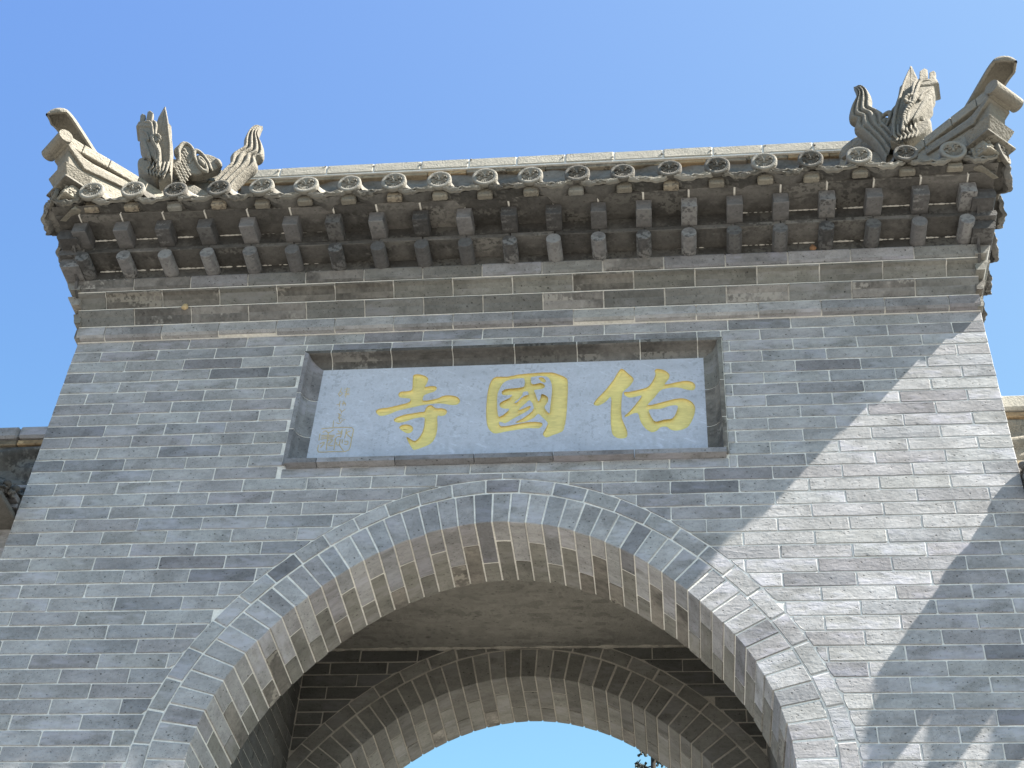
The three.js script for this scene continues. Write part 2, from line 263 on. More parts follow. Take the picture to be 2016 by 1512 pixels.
const GLYPH = {
  si: [
    '5.886,-0.818 5.994,-0.814 6.127,-0.899 6.126,-0.997 6.100,-1.093 6.165,-1.082 6.280,-1.095 6.292,-1.156 6.249,-1.210 6.150,-1.247 6.098,-1.286 6.095,-1.390 6.334,-1.350 6.411,-1.304 6.534,-1.298 6.650,-1.341 6.698,-1.433 6.662,-1.499 6.572,-1.509 6.385,-1.467 6.141,-1.484 5.921,-1.538 5.702,-1.597 5.548,-1.677 5.427,-1.694 5.363,-1.637 5.348,-1.583 5.389,-1.544 5.530,-1.522 5.730,-1.468 5.872,-1.413 5.881,-1.346 5.797,-1.328 5.702,-1.303 5.674,-1.241 5.700,-1.187 5.802,-1.177 5.882,-1.153 5.886,-1.028 5.876,-0.888',
    '6.188,-1.508 6.234,-1.496 6.285,-1.539 6.322,-1.567 6.414,-1.571 6.488,-1.606 6.504,-1.668 6.478,-1.721 6.418,-1.737 6.363,-1.730 6.376,-1.916 6.378,-2.074 6.348,-2.229 6.290,-2.317 6.186,-2.378 6.081,-2.421 6.041,-2.424 5.995,-2.358 5.938,-2.253 5.904,-2.161 5.929,-2.167 6.037,-2.244 6.071,-2.224 6.131,-2.117 6.159,-1.987 6.161,-1.868 6.147,-1.761 5.986,-1.774 5.860,-1.830 5.751,-1.853 5.676,-1.823 5.662,-1.783 5.694,-1.744 5.814,-1.687 5.954,-1.660 6.074,-1.638 6.138,-1.627 6.152,-1.560',
    '5.765,-1.946 5.797,-1.908 5.876,-1.892 5.961,-1.927 5.992,-1.994 5.974,-2.059 5.916,-2.083 5.841,-2.041 5.781,-1.986',
  ],
  guo: [
    '7.196,-0.959 7.255,-0.920 7.422,-0.927 7.604,-0.887 7.822,-0.867 8.153,-0.864 8.259,-0.910 8.392,-0.999 8.416,-1.082 8.419,-1.546 8.410,-1.829 8.379,-2.085 8.347,-2.139 8.215,-2.200 8.116,-2.246 8.073,-2.217 8.055,-2.172 8.085,-2.085 8.123,-1.964 8.113,-1.925 8.033,-1.826 7.966,-1.750 7.906,-1.827 7.782,-1.901 7.673,-1.927 7.608,-1.917 7.695,-1.858 7.817,-1.750 7.893,-1.628 7.817,-1.453 7.764,-1.509 7.707,-1.575 7.651,-1.658 7.735,-1.622 7.827,-1.574 7.841,-1.603 7.805,-1.670 7.690,-1.757 7.566,-1.842 7.452,-1.928 7.360,-1.891 7.359,-1.947 7.396,-1.987 7.531,-1.975 7.699,-1.937 7.850,-1.915 7.994,-1.926 8.042,-1.955 8.032,-2.016 7.983,-2.053 7.830,-2.042 7.621,-2.074 7.453,-2.106 7.328,-2.135 7.268,-2.122 7.194,-2.030 7.156,-1.894 7.133,-1.667 7.127,-1.379 7.139,-1.169 7.158,-1.052',
    '7.704,-0.975 7.717,-1.147 7.661,-1.174 7.532,-1.186 7.403,-1.204 7.358,-1.260 7.374,-1.319 7.444,-1.334 7.531,-1.326 7.491,-1.394 7.382,-1.459 7.338,-1.514 7.355,-1.584 7.426,-1.621 7.499,-1.624 7.464,-1.691 7.350,-1.789 7.325,-1.731 7.299,-1.501 7.295,-1.293 7.316,-1.212 7.361,-1.084 7.427,-1.016 7.547,-0.980 7.634,-0.972',
    '7.705,-1.275 7.778,-1.266 7.790,-1.336 7.748,-1.346 7.673,-1.413 7.609,-1.502 7.574,-1.495 7.639,-1.423 7.695,-1.333',
    '7.825,-0.951 8.069,-0.949 8.124,-1.023 8.158,-1.130 8.167,-1.282 8.158,-1.479 8.150,-1.650 8.140,-1.746 8.064,-1.635 8.067,-1.589 8.106,-1.511 8.114,-1.442 8.093,-1.384 8.040,-1.341 8.001,-1.328 7.991,-1.403 7.962,-1.488 7.931,-1.412 7.896,-1.294 7.881,-1.241 7.967,-1.227 8.035,-1.201 8.051,-1.161 8.023,-1.113 7.970,-1.085 7.876,-1.112 7.831,-1.093 7.820,-1.021',
    '7.939,-0.973 8.000,-0.964 8.041,-1.007 8.064,-1.056 8.039,-1.084 7.986,-1.052',
  ],
  you: [
    '9.278,-0.830 9.382,-0.943 9.468,-1.066 9.412,-1.206 9.302,-1.337 9.282,-1.444 9.272,-1.630 9.282,-1.894 9.331,-2.052 9.365,-2.182 9.353,-2.284 9.292,-2.308 9.214,-2.297 9.146,-2.239 9.116,-2.096 9.105,-1.782 9.103,-1.436 9.034,-1.527 8.906,-1.616 8.840,-1.592 8.855,-1.520 9.012,-1.297 9.151,-1.057 9.231,-0.881',
    '9.836,-0.861 9.955,-0.894 10.037,-0.992 10.021,-1.095 9.959,-1.202 10.129,-1.168 10.308,-1.140 10.406,-1.180 10.439,-1.263 10.410,-1.342 10.322,-1.339 10.146,-1.277 9.927,-1.309 9.867,-1.360 9.786,-1.491 9.686,-1.633 9.922,-1.577 10.120,-1.518 10.257,-1.518 10.373,-1.595 10.418,-1.702 10.407,-1.833 10.360,-1.987 10.278,-2.126 10.123,-2.179 10.027,-2.155 9.970,-2.097 9.874,-2.103 9.814,-2.173 9.737,-2.196 9.641,-2.115 9.565,-1.957 9.527,-1.799 9.468,-1.797 9.341,-1.870 9.321,-1.849 9.390,-1.767 9.509,-1.587 9.589,-1.429 9.490,-1.452 9.391,-1.462 9.315,-1.391 9.316,-1.343 9.391,-1.340 9.570,-1.294 9.690,-1.245 9.772,-1.112 9.814,-0.976 9.805,-0.893',
    '9.704,-1.732 9.880,-1.721 10.038,-1.661 10.146,-1.665 10.133,-1.770 10.061,-1.924 9.935,-1.945 9.798,-1.979 9.741,-1.886 9.713,-1.806',
  ],
  lines: [
    '4.513,-1.936 4.703,-1.920 5.001,-1.931 5.026,-1.954 5.024,-2.173 5.016,-2.372 4.979,-2.415 4.739,-2.418 4.527,-2.416 4.510,-2.388 4.507,-2.277',
    '4.501,-2.177 4.498,-2.042',
    '4.542,-2.010 4.581,-1.978 4.631,-2.025 4.709,-1.960',
    '4.631,-2.025 4.646,-2.371',
    '4.534,-2.077 4.734,-2.079',
    '4.530,-2.111 4.730,-2.107',
    '4.527,-2.150 4.716,-2.134',
    '4.532,-2.245 4.597,-2.214 4.553,-2.323',
    '4.645,-2.182 4.722,-2.174 4.668,-2.283 4.747,-2.297',
    '4.782,-1.985 4.804,-2.014 4.855,-2.010',
    '4.845,-1.965 4.844,-2.122',
    '4.765,-2.052 4.852,-2.049',
    '4.919,-1.967 4.913,-2.147',
    '4.984,-1.998 4.928,-2.035 5.011,-2.139',
    '4.755,-2.164 4.799,-2.109 4.844,-2.122',
    '4.766,-2.153 4.771,-2.375',
    '4.843,-2.178 4.850,-2.289 4.926,-2.402',
    '4.790,-2.232 4.815,-2.288 4.847,-2.267',
    '4.878,-2.179 4.883,-2.246',
    '4.917,-2.208 4.970,-2.216 4.970,-2.282 4.925,-2.270',
    '4.718,-1.066 4.701,-1.137 4.679,-1.207',
    '4.681,-1.183 4.707,-1.244',
    '4.701,-1.137 4.743,-1.186 4.714,-1.232',
    '4.766,-1.092 4.855,-1.084',
    '4.807,-1.058 4.808,-1.271',
    '4.782,-1.140 4.852,-1.131',
    '4.788,-1.188 4.849,-1.179',
    '4.784,-1.223 4.862,-1.209',
    '4.730,-1.350 4.729,-1.467',
    '4.688,-1.430 4.729,-1.409',
    '4.784,-1.352 4.788,-1.446',
    '4.765,-1.410 4.826,-1.401',
    '4.805,-1.377 4.832,-1.448',
    '4.745,-1.526 4.787,-1.574 4.835,-1.535',
    '4.787,-1.574 4.783,-1.608',
    '4.732,-1.618 4.791,-1.666 4.744,-1.710 4.809,-1.736',
    '4.752,-1.642 4.782,-1.792',
    '4.814,-1.770 4.864,-1.755',
    '4.732,-1.813 4.779,-1.837 4.817,-1.793',
    '4.683,-1.771 4.688,-1.902',
  ],
};

// ---------------------------------------------------------------- ground
{
  const g = new THREE.PlaneGeometry(900, 900, 1, 1); g.rotateX(-Math.PI / 2);
  const uv = g.attributes.uv; for (let i = 0; i < 4; i++) uv.setXY(i, uv.getX(i) * 900, uv.getY(i) * 900);
  tag(mesh('ground', g, M.ground), 'pale grey paved courtyard ground round the gate', null, null, 'structure');
}

// ---------------------------------------------------------------- the gate
const gate = group('temple_gate');
tag(gate, 'tall grey brick gate with arched passage, carved name plaque and tiled roof with beasts', 'gate');
const CX = 7.515, CY = -7.955, ground = -Y0 / U;                 // arch centre, ground level, in brick lengths
const wave = (t) => Math.cos(4 * t);
const rI = (t) => 3.861 + 0.075 * wave(t), rE = (t) => 4.644 + 0.085 * wave(t), rM = (t) => rE(t) - 0.245;
const arcP = (r, t, z = 0) => [CX + r * Math.sin(t), CY + r * Math.cos(t), z];
const Z = { front: 0, back: -1.5, rear: -4.27, end: -5.75 };
const CEIL = -3.47, IN0 = 3.64, IN1 = 11.39;
const outside = (x, y) => y < CY ? (Math.abs(x - CX) > rE(Math.PI / 2)) : Math.hypot(x - CX, y - CY) > rE(Math.atan2(x - CX, y - CY));

// cuts a rectangle by the arch's outer edge; gives the pieces left outside
function cutByArch(x0, y0, x1, y1, gap) {
  const per = [], n = 22, e = (a, b, c, d) => { for (let i = 0; i < n; i++) per.push([lerp(a, c, i / n), lerp(b, d, i / n)]); };
  e(x0, y0, x1, y0); e(x1, y0, x1, y1); e(x1, y1, x0, y1); e(x0, y1, x0, y0);
  const R = (t) => rE(t) + gap, isOut = ([x, y]) => y < CY ? Math.abs(x - CX) > R(Math.PI / 2) : Math.hypot(x - CX, y - CY) > R(Math.atan2(x - CX, y - CY));
  const f = per.map(isOut); if (f.every((q) => q)) return null; if (!f.some((q) => q)) return [];
  const runs = [], m = per.length; let i0 = f.findIndex((q, i) => q && !f[(i + m - 1) % m]), cur = null;
  for (let k = 0; k < m; k++) { const i = (i0 + k) % m; if (f[i]) { if (!cur) runs.push(cur = []); cur.push(per[i]); } else cur = null; }
  return runs.map((run) => {
    const corner = (p) => (Math.abs(p[0] - x0) < 1e-6 || Math.abs(p[0] - x1) < 1e-6) && (Math.abs(p[1] - y0) < 1e-6 || Math.abs(p[1] - y1) < 1e-6);
    const keep = run.filter((p, i) => i === 0 || i === run.length - 1 || corner(p)), a = run[run.length - 1], b = run[0];
    const ta = Math.atan2(a[0] - CX, Math.max(0, a[1] - CY)), tb = Math.atan2(b[0] - CX, Math.max(0, b[1] - CY));
    for (let i = 1; i < 4; i++) { const t = lerp(ta, tb, i / 4); if (a[1] > CY) { const q = arcP(R(t), t); keep.push([q[0], q[1]]); } }
    return keep;
  }).filter((p) => { let s = 0; for (let i = 0; i < p.length; i++) { const [x, y] = p[i], [u, v] = p[(i + 1) % p.length]; s += x * v - u * y; } return p.length > 2 && Math.abs(s) > 0.03; });
}
const FR = { x0: 4.06, x1: 10.88, y0: -2.90, y1: -0.41 };        // the plaque frame's opening in the wall
const J = 0.0092;                                                 // half a joint
const fullBricks = [], halfBricks = [];
const unit = (g) => boxUV(g.scale(U, U, U));
for (let i = 0; i < 26; i++) fullBricks.push(unit(block(rectPoly(-0.5 + J, -CH / 2 + J, 0.5 - J, CH / 2 - J), -0.34, 0, 0.008, 0.002)));
for (let i = 0; i < 10; i++) halfBricks.push(unit(block(rectPoly(-0.25 + J, -CH / 2 + J, 0.25 - J, CH / 2 - J), -0.34, 0, 0.008, 0.002)));

const wall = (() => {
  const s = new THREE.Shape(), P = (r, t) => { const q = arcP(r, t); return [q[0], q[1]]; };
  s.moveTo(0.01, ground); s.lineTo(0.01, 0.6); s.lineTo(14.99, 0.6); s.lineTo(14.99, ground); s.lineTo(CX + rI(Math.PI / 2) + 0.014, ground);
  for (let i = 0; i <= 60; i++) { const t = Math.PI / 2 - i / 60 * Math.PI; s.lineTo(...P(rI(t) + 0.014, t)); }
  s.lineTo(CX - rI(Math.PI / 2) - 0.014, ground);
  s.holes.push(new THREE.Path([[4.10, -2.85], [10.84, -2.85], [10.84, -0.45], [4.10, -0.45]].map((p) => new THREE.Vector2(...p))));
  const g = new THREE.ExtrudeGeometry(s, { depth: 1.47, bevelEnabled: false }); g.translate(0, 0, -1.482);
  return mesh('brick_wall', boxUV(toWorld(g)), M.mortar, gate);
})();
const rest = [];                                                 // courses below the picture, joined
const laid = [];                                                 // every brick of the face: [geometry, material, place, turn, size]
function layBrick(x0, y0, x1, y1, row) {
  const w = x1 - x0, h = y1 - y0, cut = cutByArch(x0 + J, y0 + J, x1 - J, y1 - J, 0.016);
  const z = rr(-0.003, 0.003);
  let list;
  if (cut === null) {
    const std = Math.abs(h - CH) < 1e-4 && (Math.abs(w - 1) < 1e-4 ? fullBricks : Math.abs(w - 0.5) < 1e-4 ? halfBricks : null);
    if (std && row < 34) { laid.push([pick(std), brickMat(), W3((x0 + x1) / 2, (y0 + y1) / 2, z), rnd() < 0.5 ? Math.PI : 0, w * h, x0, x1, y0]); return; }
    list = [rectPoly(x0 + J, y0 + J, x1 - J, y1 - J)];
  } else list = cut;
  for (const p of list) {
    const g = boxUV(toWorld(block(p, -0.34, z, 0.008, 0.002)));
    let area = 0; for (let i = 0; i < p.length; i++) { const [x, y] = p[i], [u, v] = p[(i + 1) % p.length]; area += (x * v - u * y) / 2; }
    if (row < 34) laid.push([g, brickMat(), V(), 0, Math.abs(area), x0, x1, y0]); else rest.push([g, M.brick[1]]);
  }
}
for (let r = 0; r < Math.floor(-ground / CH); r++) {
  const y1 = -r * CH, y0 = y1 - CH, ends = [0];
  for (let x = r % 2 ? 0.5 : 1; x < 15 - 1e-6; x += 1) ends.push(x);
  ends.push(15);
  for (let i = 0; i + 1 < ends.length; i++) {
    const a = ends[i], b = ends[i + 1];
    if (y1 <= FR.y0 || y0 >= FR.y1 || b <= FR.x0 || a >= FR.x1) { layBrick(a, y0, b, y1, r); continue; }
    if (a < FR.x0 - 0.1) layBrick(a, y0, FR.x0, y1, r);
    if (b > FR.x1 + 0.1) layBrick(FR.x1, y0, b, y1, r);
    const xa = Math.max(a, FR.x0), xb = Math.min(b, FR.x1);
    if (y1 > FR.y1 + 0.06) layBrick(xa, FR.y1, xb, y1, r);
    if (y0 < FR.y0 - 0.06) layBrick(xa, y0, xb, FR.y0, r);
  }
}
{ // the bricks that show largest stand one by one, the small cut ones and those out of the picture are joined
  const near = (b) => { const cx = (b[5] + b[6]) / 2, d = (cx - 10.06) ** 2 + (b[7] + 16.6) ** 2 + 272, out = b[7] < -7.9 || (b[7] < -4.0 && (b[6] < -0.2 + (-4 - b[7]) * 0.36 || b[5] > 15.2 - (-4 - b[7]) * 0.24)); return out ? 0 : b[4] / d; };
  laid.sort((a, b) => near(b) - near(a));
  laid.forEach(([g, m, at, turn], i) => {
    if (i < 300) { const o = mesh('brick', g, m, wall); o.position.copy(at); o.rotation.z = turn; }
    else { const q = g.clone(); if (turn) q.rotateZ(turn); q.translate(at.x, at.y, at.z); rest.push([q, m]); }
  });
  const mats = [...new Set(rest.map((r) => r[1]))], byMat = mats.map((m) => merge(rest.filter((r) => r[1] === m).map((r) => r[0])));
  const all = mergeGeometries(byMat, true), o = mesh('brick_courses', all, mats, wall); o.userData.kind = 'stuff';
}

// arch rings: one wedge brick per mesh
function wedge(r0, r1, t0, t1, z0, z1, gap = 0.012) {
  const g = hexa((u, v, w) => { const t = lerp(t0, t1, u), q = gap / lerp(r0(t), r1(t), v), tt = lerp(t0 + q, t1 - q, u); return arcP(lerp(r0(tt), r1(tt), v), tt, lerp(z0, z1, w)); }, 0.04, 0.016, 0.012 / Math.abs(z1 - z0));
  return boxUV(toWorld(g));
}
function archRing(name, z, mats, faceMats, mitre) {
  const a = group(name, gate), n = 51;
  for (let i = 0; i < n; i++) {
    const t0 = lerp(-1.60, 1.60, i / n), t1 = lerp(-1.60, 1.60, (i + 1) / n), split = (i % 2 ? 0.5 : 1.0) + rr(-0.04, 0.04), dr = rr(-0.008, 0.008);
    const inner = (t) => rI(t) + dr * (z < -1 ? 0.35 : 1), outer = (t) => rM(t) - 0.014;
    mesh('voussoir', wedge(inner, outer, t0, t1, z - split + 0.012, z + rr(-0.006, 0.008)), pick(faceMats()), a);
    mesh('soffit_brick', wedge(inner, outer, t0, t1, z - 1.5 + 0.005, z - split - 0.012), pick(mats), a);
  }
  const m = 29;
  for (let i = 0; i < m; i++) {
    const t0 = lerp(-1.60, 1.60, i / m), t1 = lerp(-1.60, 1.60, (i + 1) / m);
    mesh('header_brick', wedge((t) => rM(t) + 0.014, (t) => rE(t) - 0.002, t0, t1, z - 0.4, z + rr(-0.004, 0.008)), pick(faceMats()), a);
  }
  return a;
}
archRing('front_arch', 0, M.soffit, () => (rnd() < 0.1 ? M.dark : M.brick));
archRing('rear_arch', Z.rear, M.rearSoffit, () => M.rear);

// passage behind the front arch: rear wall, side walls, concrete ceiling
const rearWall = (() => {
  const s = new THREE.Shape(), P = (r, t) => { const q = arcP(r, t); return [q[0], q[1]]; };
  s.moveTo(0.01, ground); s.lineTo(0.01, -0.5); s.lineTo(14.99, -0.5); s.lineTo(14.99, ground); s.lineTo(CX + rI(Math.PI / 2) + 0.014, ground);
  for (let i = 0; i <= 60; i++) { const t = Math.PI / 2 - i / 60 * Math.PI; s.lineTo(...P(rI(t) + 0.014, t)); }
  s.lineTo(CX - rI(Math.PI / 2) - 0.014, ground);
  const g = new THREE.ExtrudeGeometry(s, { depth: 1.465, bevelEnabled: false }); g.translate(0, 0, Z.end + 0.006);
  return mesh('rear_wall', boxUV(toWorld(g)), M.innerMortar, gate);
})();
for (let r = 0; r < 22; r++) {
  const y1 = CEIL - r * CH, y0 = y1 - CH, ends = [IN0];
  for (let x = (r % 2 ? 4.1 : 4.6); x < IN1 - 0.2; x += 1) ends.push(x);
  ends.push(IN1);
  for (let i = 0; i + 1 < ends.length; i++) {
    const cut = cutByArch(ends[i] + J, y0 + J, ends[i + 1] - J, y1 - J, 0.016);
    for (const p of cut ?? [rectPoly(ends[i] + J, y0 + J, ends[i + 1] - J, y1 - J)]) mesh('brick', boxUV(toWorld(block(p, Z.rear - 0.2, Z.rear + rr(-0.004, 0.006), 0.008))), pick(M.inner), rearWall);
  }
}
for (const side of [0, 1]) {
  const x = side ? IN1 : IN0, o = side ? 1 : -1, g = boxH(Math.min(x + o * 0.012, x + o * 2.2), ground, Z.rear, Math.max(x + o * 0.012, x + o * 2.2), -0.5, Z.back, 0.002);
  const w = mesh('passage_wall', boxUV(toWorld(g)), M.innerMortar, gate), len = Z.back - Z.rear;
  for (let r = 0; r < 26; r++) {
    const y1 = CEIL - r * CH, y0 = y1 - CH, ends = [0];
    for (let t = r % 2 ? 0.5 : 1; t < len - 0.1; t += 1) ends.push(t);
    ends.push(len);
    for (let i = 0; i + 1 < ends.length; i++) {
      const b = block(rectPoly(ends[i] + J, y0 + J, ends[i + 1] - J, y1 - J), -0.1, rr(-0.003, 0.006), 0.008);
      b.rotateY(side ? -Math.PI / 2 : Math.PI / 2); b.translate(x, 0, side ? Z.rear : Z.back);
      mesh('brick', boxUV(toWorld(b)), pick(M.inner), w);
    }
  }
}
{
  const g = toWorld(boxH(2.6, CEIL, Z.rear - 0.1, 12.4, CEIL + 0.5, Z.back + 0.1, 0.01));
  tag(mesh('ceiling_slab', boxUV(g), M.concrete, gate), 'stained cracked concrete ceiling slab over the passage');
  const ridge = []; for (let i = 0; i < 60; i++) { const x = lerp(3.7, 11.3, i / 59), s = new THREE.IcosahedronGeometry(rr(0.03, 0.07), 1); s.scale(2.2, rr(0.4, 0.8), rr(0.6, 1)); s.translate(x, CEIL + 0.01, Z.rear + 0.03); ridge.push(s); }
  mesh('mortar_seam', boxUV(toWorld(merge(ridge))), M.innerMortar, gate);
}

// ---------------------------------------------------------------- plaque and its frame
{
  const zP = -0.2, xA = 4.14, xB = 10.80, yT = -0.485, yB = -2.80, wv = 0.215, wt = 0.165;
  const cove = []; for (let i = 0; i <= 6; i++) { const a = i / 6 * Math.PI / 2; cove.push([wv * (1 - Math.cos(a)), -0.2 * Math.sin(a)]); }
  const profT = [[-0.07, 0.03], [-0.012, 0.03], ...cove.map(([a, z]) => [a * wt / wv, z]), [wt, -0.26], [-0.07, -0.26]], kT = wv / wt;
  const prof = [[-0.08, 0.03], [-0.012, 0.03], ...cove.map(([a, z]) => [a, z]), [wv, -0.26], [-0.08, -0.26]];
  const frame = group('plaque_frame', gate);
  const cutsX = [xA, 4.5, 5.5, 6.52, 7.54, 8.56, 9.58, 10.5, xB], cutsY = [0, 0.86, 1.63, 2.36];
  for (let i = 0; i + 1 < cutsX.length; i++) {
    const a = cutsX[i], b = cutsX[i + 1], last = i + 2 === cutsX.length;
    if (!i) mesh('mortar_bed', boxUV(toWorld(prism(profT.map(([q, z]) => [q - 0.006, z - 0.006]), (q) => xA + q * kT, (q) => xB - q * kT, (q, z, t) => [t, yT - q, z]))), M.mortar, frame);
    mesh('frame_brick', boxUV(toWorld(prism(profT, (q) => i === 0 ? xA + q * kT : a + 0.008, (q) => last ? xB - q * kT : b - 0.008, (q, z, t) => [t, yT - q, z]))), pick(M.eave), frame);
  }
  for (const sd of [0, 1]) for (let i = 0; i + 1 < cutsY.length; i++) {
    const a = cutsY[i], b = cutsY[i + 1];
    if (!i) mesh('mortar_bed', boxUV(toWorld(prism(prof.map(([q, z]) => [q - 0.006, z - 0.006]), (q) => yT - q / kT - 0.01, () => yB + 0.01, (q, z, t) => [sd ? xB - q : xA + q, t, z]))), M.mortar, frame);
    mesh('frame_brick', boxUV(toWorld(prism(prof, (q) => i === 0 ? yT - q / kT - 0.004 : yT - a - 0.008, () => yT - b + 0.008, (q, z, t) => [sd ? xB - q : xA + q, t, z]))), sd ? pick(M.soffit) : pick(M.dark), frame);
  }
  const sillProf = [[-2.915, -0.1], [-2.90, 0.03], [-2.885, 0.115], [-2.80, 0.115], [-2.785, 0.09], [-2.785, -0.3], [-2.915, -0.3]];
  const cutsS = [4.12, 4.62, 5.84, 7.06, 8.26, 9.48, 10.72, 10.85];
  for (let i = 0; i + 1 < cutsS.length - 1; i++) { const a = cutsS[i], b = i + 3 === cutsS.length ? 10.85 : cutsS[i + 1]; mesh('sill_brick', boxUV(toWorld(prism(sillProf, () => a + 0.006, () => b - 0.006, (y, z, t) => [t, y, z]))), pick(M.dark), frame); }
  mesh('mortar_bed', boxUV(toWorld(boxH(4.06, -2.935, -0.3, 10.9, -2.3, -0.27, 0.004))), M.mortar, frame);

  // the stone, with every stroke cut into it
  const read = (s) => s.trim().split(' ').map((q) => q.split(',').map(Number));
  const round = (p, n) => smoothLine(p, n ?? p.length * 3, true).slice(0, -1);
  const si = GLYPH.si.map((s) => round(read(s))), guo = GLYPH.guo.map((s) => round(read(s), read(s).length * 2)), you = GLYPH.you.map((s) => round(read(s)));
  const chars = { left: [[si[0], []], [si[1], []], [si[2], []]], middle: [[guo[0], [guo[1], guo[2], guo[3]]], [guo[4], []]], right: [[you[0], []], [you[1], [you[2]]]] };
  const s = new THREE.Shape([[4.33, -2.86], [10.61, -2.86], [10.61, -0.64], [4.33, -0.64]].map((p) => new THREE.Vector2(...p)));
  const path = (p) => new THREE.Path(p.map((q) => new THREE.Vector2(...q))), islands = [];
  for (const list of Object.values(chars)) for (const [o, hs] of list) { if (o === guo[4]) continue; s.holes.push(path(o)); for (const h of hs) islands.push([h, h === guo[3] ? [guo[4]] : []]); }
  const faces = [new THREE.ShapeGeometry(s)];
  for (const [p, hs] of islands) { const q = new THREE.Shape(p.map((a) => new THREE.Vector2(...a))); for (const h of hs) q.holes.push(path(h)); faces.push(new THREE.ShapeGeometry(q)); }
  const g = merge(faces); g.translate(0, 0, zP);
  const plaque = mesh('name_plaque', boxUV(toWorld(g)), M.stone, gate);
  tag(plaque, 'pale blue-grey stone plaque with three carved gold characters');
  const D = 0.045, B = 0.05;
  for (const [where, list] of Object.entries(chars)) {
    const floor = [], side = [];
    for (const [o, hs] of list) {
      const sh = new THREE.Shape(o.map((q) => new THREE.Vector2(...q))); for (const h of hs) sh.holes.push(path(h));
      const e = new THREE.ExtrudeGeometry(sh, { depth: 0.001, bevelEnabled: true, bevelThickness: D, bevelSize: B, bevelOffset: -B, bevelSegments: 3, curveSegments: 1 }).toNonIndexed();
      const p = e.attributes.position, fl = [], wl = [];
      for (let i = 0; i < p.count; i += 3) {
        const z = [0, 1, 2].map((k) => p.getZ(i + k)); if (Math.max(...z) > 0.0005) continue;
        const t = [0, 1, 2].map((k) => [p.getX(i + k), p.getY(i + k), p.getZ(i + k) + zP]);
        (Math.max(...z) < -D * 0.12 ? fl : wl).push(t);
      }
      if (fl.length) floor.push(tris(fl)); if (wl.length) side.push(tris(wl));
    }
    const c = mesh('character', boxUV(toWorld(merge(floor))), M.gold, plaque);
    c.userData.label = { left: 'left gold character with a long level stroke and hooked tail', middle: 'middle gold character boxed by a square outline', right: 'right gold character with a leaning left stroke' }[where];
    mesh('character_edge', boxUV(toWorld(merge(side))), M.goldEdge, plaque);
  }
  const thin = (list, r) => merge(list.map((l) => { const p = read(l).map(([x, y]) => [x, y, zP]); return tube(p, r, Math.max(4, p.length * 3), 5); }));
  M.seal = mat('faded_gold_paint', [0.60, 0.52, 0.34], goldTex, null);
  const seal = mesh('seal', boxUV(toWorld(thin(GLYPH.lines.slice(0, 20), 0.0085))), M.seal, plaque); seal.userData.label = 'small square carved seal in thin gold lines';
  const insc = mesh('inscription', boxUV(toWorld(thin(GLYPH.lines.slice(20), 0.007))), M.seal, plaque); insc.userData.label = 'column of tiny carved gold characters';
}

// ---------------------------------------------------------------- cornice
const eaveSag = (x, a) => { const t = (x - 7.5) / 7.3; return a * (t * t - 0.45); };
const cornice = group('cornice', gate);
const rowProf = [
  [[0.0, 0.02], [0.012, 0.085], [0.05, 0.125], [0.20, 0.140], [0.222, 0.135], [0.222, -0.5], [0.0, -0.5]],
  [[0.236, 0.12], [0.245, 0.15], [0.30, 0.20], [0.35, 0.235], [0.395, 0.290], [0.425, 0.325], [0.447, 0.325], [0.447, -0.5], [0.236, -0.5]],
  [[0.461, 0.30], [0.470, 0.335], [0.55, 0.395], [0.61, 0.455], [0.637, 0.525], [0.667, 0.535], [0.667, -0.5], [0.461, -0.5]],
  [[0.681, 0.50], [0.690, 0.555], [0.72, 0.585], [0.85, 0.645], [0.872, 0.640], [0.872, -0.5], [0.681, -0.5]],
];
const sideOut = [0.04, 0.10, 0.19, 0.20];
rowProf.forEach((prof, r) => {
  const ends = [0]; for (let x = r % 2 ? 1 : 0.5; x < 14.99; x++) ends.push(x); ends.push(15);
  for (let i = 0; i + 1 < ends.length; i++) {
    const a = ends[i] + 0.011, b = ends[i + 1] - 0.011, dz = rr(-0.006, 0.006), dy = rr(-0.004, 0.004);
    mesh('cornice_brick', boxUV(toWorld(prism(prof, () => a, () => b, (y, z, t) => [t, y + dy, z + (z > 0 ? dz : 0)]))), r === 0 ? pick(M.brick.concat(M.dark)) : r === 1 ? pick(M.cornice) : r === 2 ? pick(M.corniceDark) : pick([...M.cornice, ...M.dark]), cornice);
  }
  const y0 = prof[0][0], zf = [0.09, 0.24, 0.45, 0.60][r];
  mesh('mortar_bed', boxUV(toWorld(prism(prof.map(([y, z]) => [y, z > 0 ? z - 0.028 : z]), () => 0.012, () => 14.988, (y, z, t) => [t, y - 0.001, z]))), M.mortar, cornice);
  mesh('bed_joint', boxUV(toWorld(boxH(0.01, y0 - 0.016, -0.45, 14.99, y0 - 0.001, [0.012, 0.142, 0.331, 0.541][r], 0.003))), M.mortar, cornice);
  for (const sd of [0, 1]) {                                     // stepped courses going round the ends
    const o = sideOut[r], pr = prof.slice(0, -2).map(([y, z]) => [y, o * (0.35 + 0.65 * (z - prof[0][1]) / (prof[prof.length - 3][1] - prof[0][1]))]);
    const full = [...pr, [prof[prof.length - 2][0], -0.06], [prof[0][0], -0.06]];
    for (const [za, zb] of [[-1.5, -0.95], [-0.94, -0.05], [-0.04, zf + 0.02]]) mesh('cornice_brick', boxUV(toWorld(prism(full, () => za, () => zb - 0.01, (y, q, t) => [sd ? 15 + q : -q, y, t]))), pick(M.soffit), cornice);
  }
});
